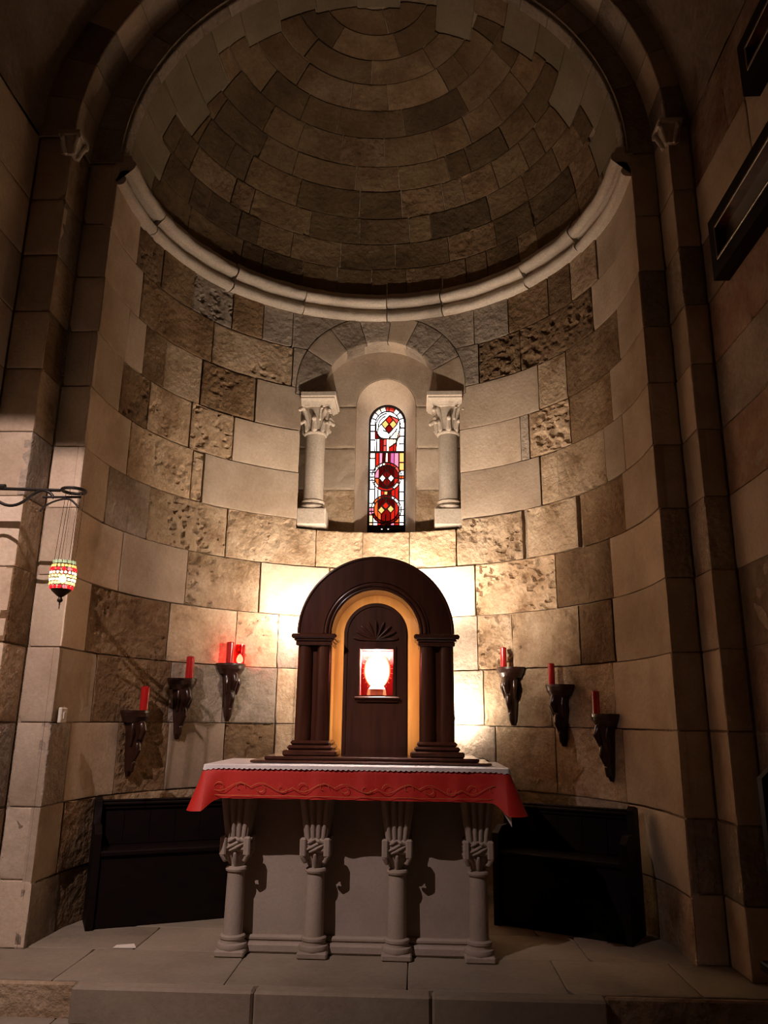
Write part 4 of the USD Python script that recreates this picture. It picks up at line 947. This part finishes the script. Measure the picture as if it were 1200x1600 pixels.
# ------------------------------------------------------------------ small things
sw = thing('switch_box', 'small white plastic switch box on the left pier edge', 'switch', (-1.886, .10, 1.29))
obj('housing', bx(-.0, .022, -.045, .045, -.045, .05, .006), 'white_plastic', sw)
obj('rocker', bx(.02, .028, -.015, .015, -.02, .024, .002), 'white_plastic', sw)
pp = tm(m3.Manifold.hull_points(np.array([(-.065, -.02, 0), (.07, -.01, 0), (.03, .03, 0), (-.05, .035, 0), (-.05, 0, .012), (.05, .01, .018), (0, .025, .010)])))
pp.apply_translation([-1.337, .074, .003]); tag(obj('paper_scrap', pp, 'pale_patch', smooth=False), 'small pale patch on the floor left of the altar', 'pale_patch')  # small pale patch on the floor, modelled as a low crumpled piece
# dark framed pictures high on the right wall
def picture(label, y0, y1, z0, z1):
    t = thing('picture', label, 'picture', (XR2, (y0 + y1) / 2, (z0 + z1) / 2))
    hy, hz = abs(y1 - y0) / 2, (z1 - z0) / 2
    fr_ = sbox(-hy, -hz, hy, hz).difference(sbox(-hy + .09, -hz + .09, hy - .09, hz - .09))
    m = trimesh.creation.extrude_polygon(fr_, .09, engine='earcut'); v = m.vertices
    obj('frame', trimesh.Trimesh(np.stack([-v[:, 2] + .0, v[:, 0], v[:, 1]], 1), m.faces[:, ::-1], process=False), 'bench_wood', t, smooth=False)
    obj('inner_moulding', cat(bx(-.098, -.03, -hy + .085, hy - .085, -hz + .085, -hz + .105, .004), bx(-.098, -.03, -hy + .085, hy - .085, hz - .105, hz - .085, .004), bx(-.098, -.03, -hy + .085, -hy + .105, -hz + .1, hz - .1, .004), bx(-.098, -.03, hy - .105, hy - .085, -hz + .1, hz - .1, .004)), 'mahogany', t)
    obj('canvas', bx(-.035, -.01, -hy + .06, hy - .06, -hz + .06, hz - .06, .002), 'picture', t)
picture('dark framed picture high on the right nave wall, lower of the two', -.62, -1.9, 3.87, 4.27)
picture('dark framed picture at the top right edge, above the other one', -1.25, -2.1, 4.62, 4.95)
pw = thing('pew', 'dark wooden pew end standing at the right edge of the nave', 'pew', (1.92, -1.05, -.148))
g = Polygon([(0, 0), (.28, 0), (.28, 1.22), (.2, 1.27), (.08, 1.27), (0, 1.2)]).buffer(.006)
obj('end_panel', extr(g, 0, .05), 'bench_wood', pw, smooth=30)
obj('backrest', bx(.12, .16, -1.2, 0, .45, 1.1, .006), 'bench_wood', pw)
obj('seat', bx(-.10, .14, -1.2, 0, .42, .46, .006), 'bench_wood', pw)
# housing of the unseen spot lamp, out of view on the left nave wall
sf = thing('spotlight', 'small black spot lamp out of view on the left nave wall, lighting the left pier and altar', 'spotlight', tuple(SPOT_POS))
hs = lathe([(.045, -.10), (.05, -.09), (.055, .10), (.06, .11), (.056, .11), (.05, .09), (.046, -.08), (.001, -.085)], 24)
T = np.eye(4); T[:3, 0], T[:3, 1], T[:3, 2] = _x, np.cross(_d, _x), _d; hs.apply_transform(T)
obj('housing', hs, 'iron', sf)
# unseen barn door placed over the lamp: it keeps the upper pier and the vault in shade
_bu = np.array([0, 0, 1.0]) - _d * _d[2]; _bu /= np.linalg.norm(_bu); _bs = np.cross(_d, _bu)
_c = SPOT_POS * 0 + _d * .14; _cut = math.radians(BARN)
bd = m3.Manifold.hull_points(np.array([_c + _d * a + _bu * (b * 1.0) + _bs * w for a, b in ((-.02, .062), (-.02, .068), (.42 * math.cos(_cut), .42 * math.sin(_cut)), (.42 * math.cos(_cut), .42 * math.sin(_cut) + .006)) for w in (-.34, .34)]))
obj('barn_door', tm(bd), 'iron', sf)
obj('arm', tube([(0, 0, 0), (-.2, .0, .05), (-(XL2 + SPOT_POS[0]), .0, .05)], .012, 8), 'iron', sf)
# added fill lamp behind the viewer, for dim ambient light in the nave
nl = thing('pendant_lamp', 'added globe lamp behind the viewer giving dim fill light', 'lamp', (-.4, -6.6, 4.4))
obj('globe', trimesh.creation.icosphere(3, .16), 'fill_bulb', nl, smooth=True)
obj('cord', tube([(0, 0, .15), (0, 0, 3.15)], .008, 8), 'iron', nl)
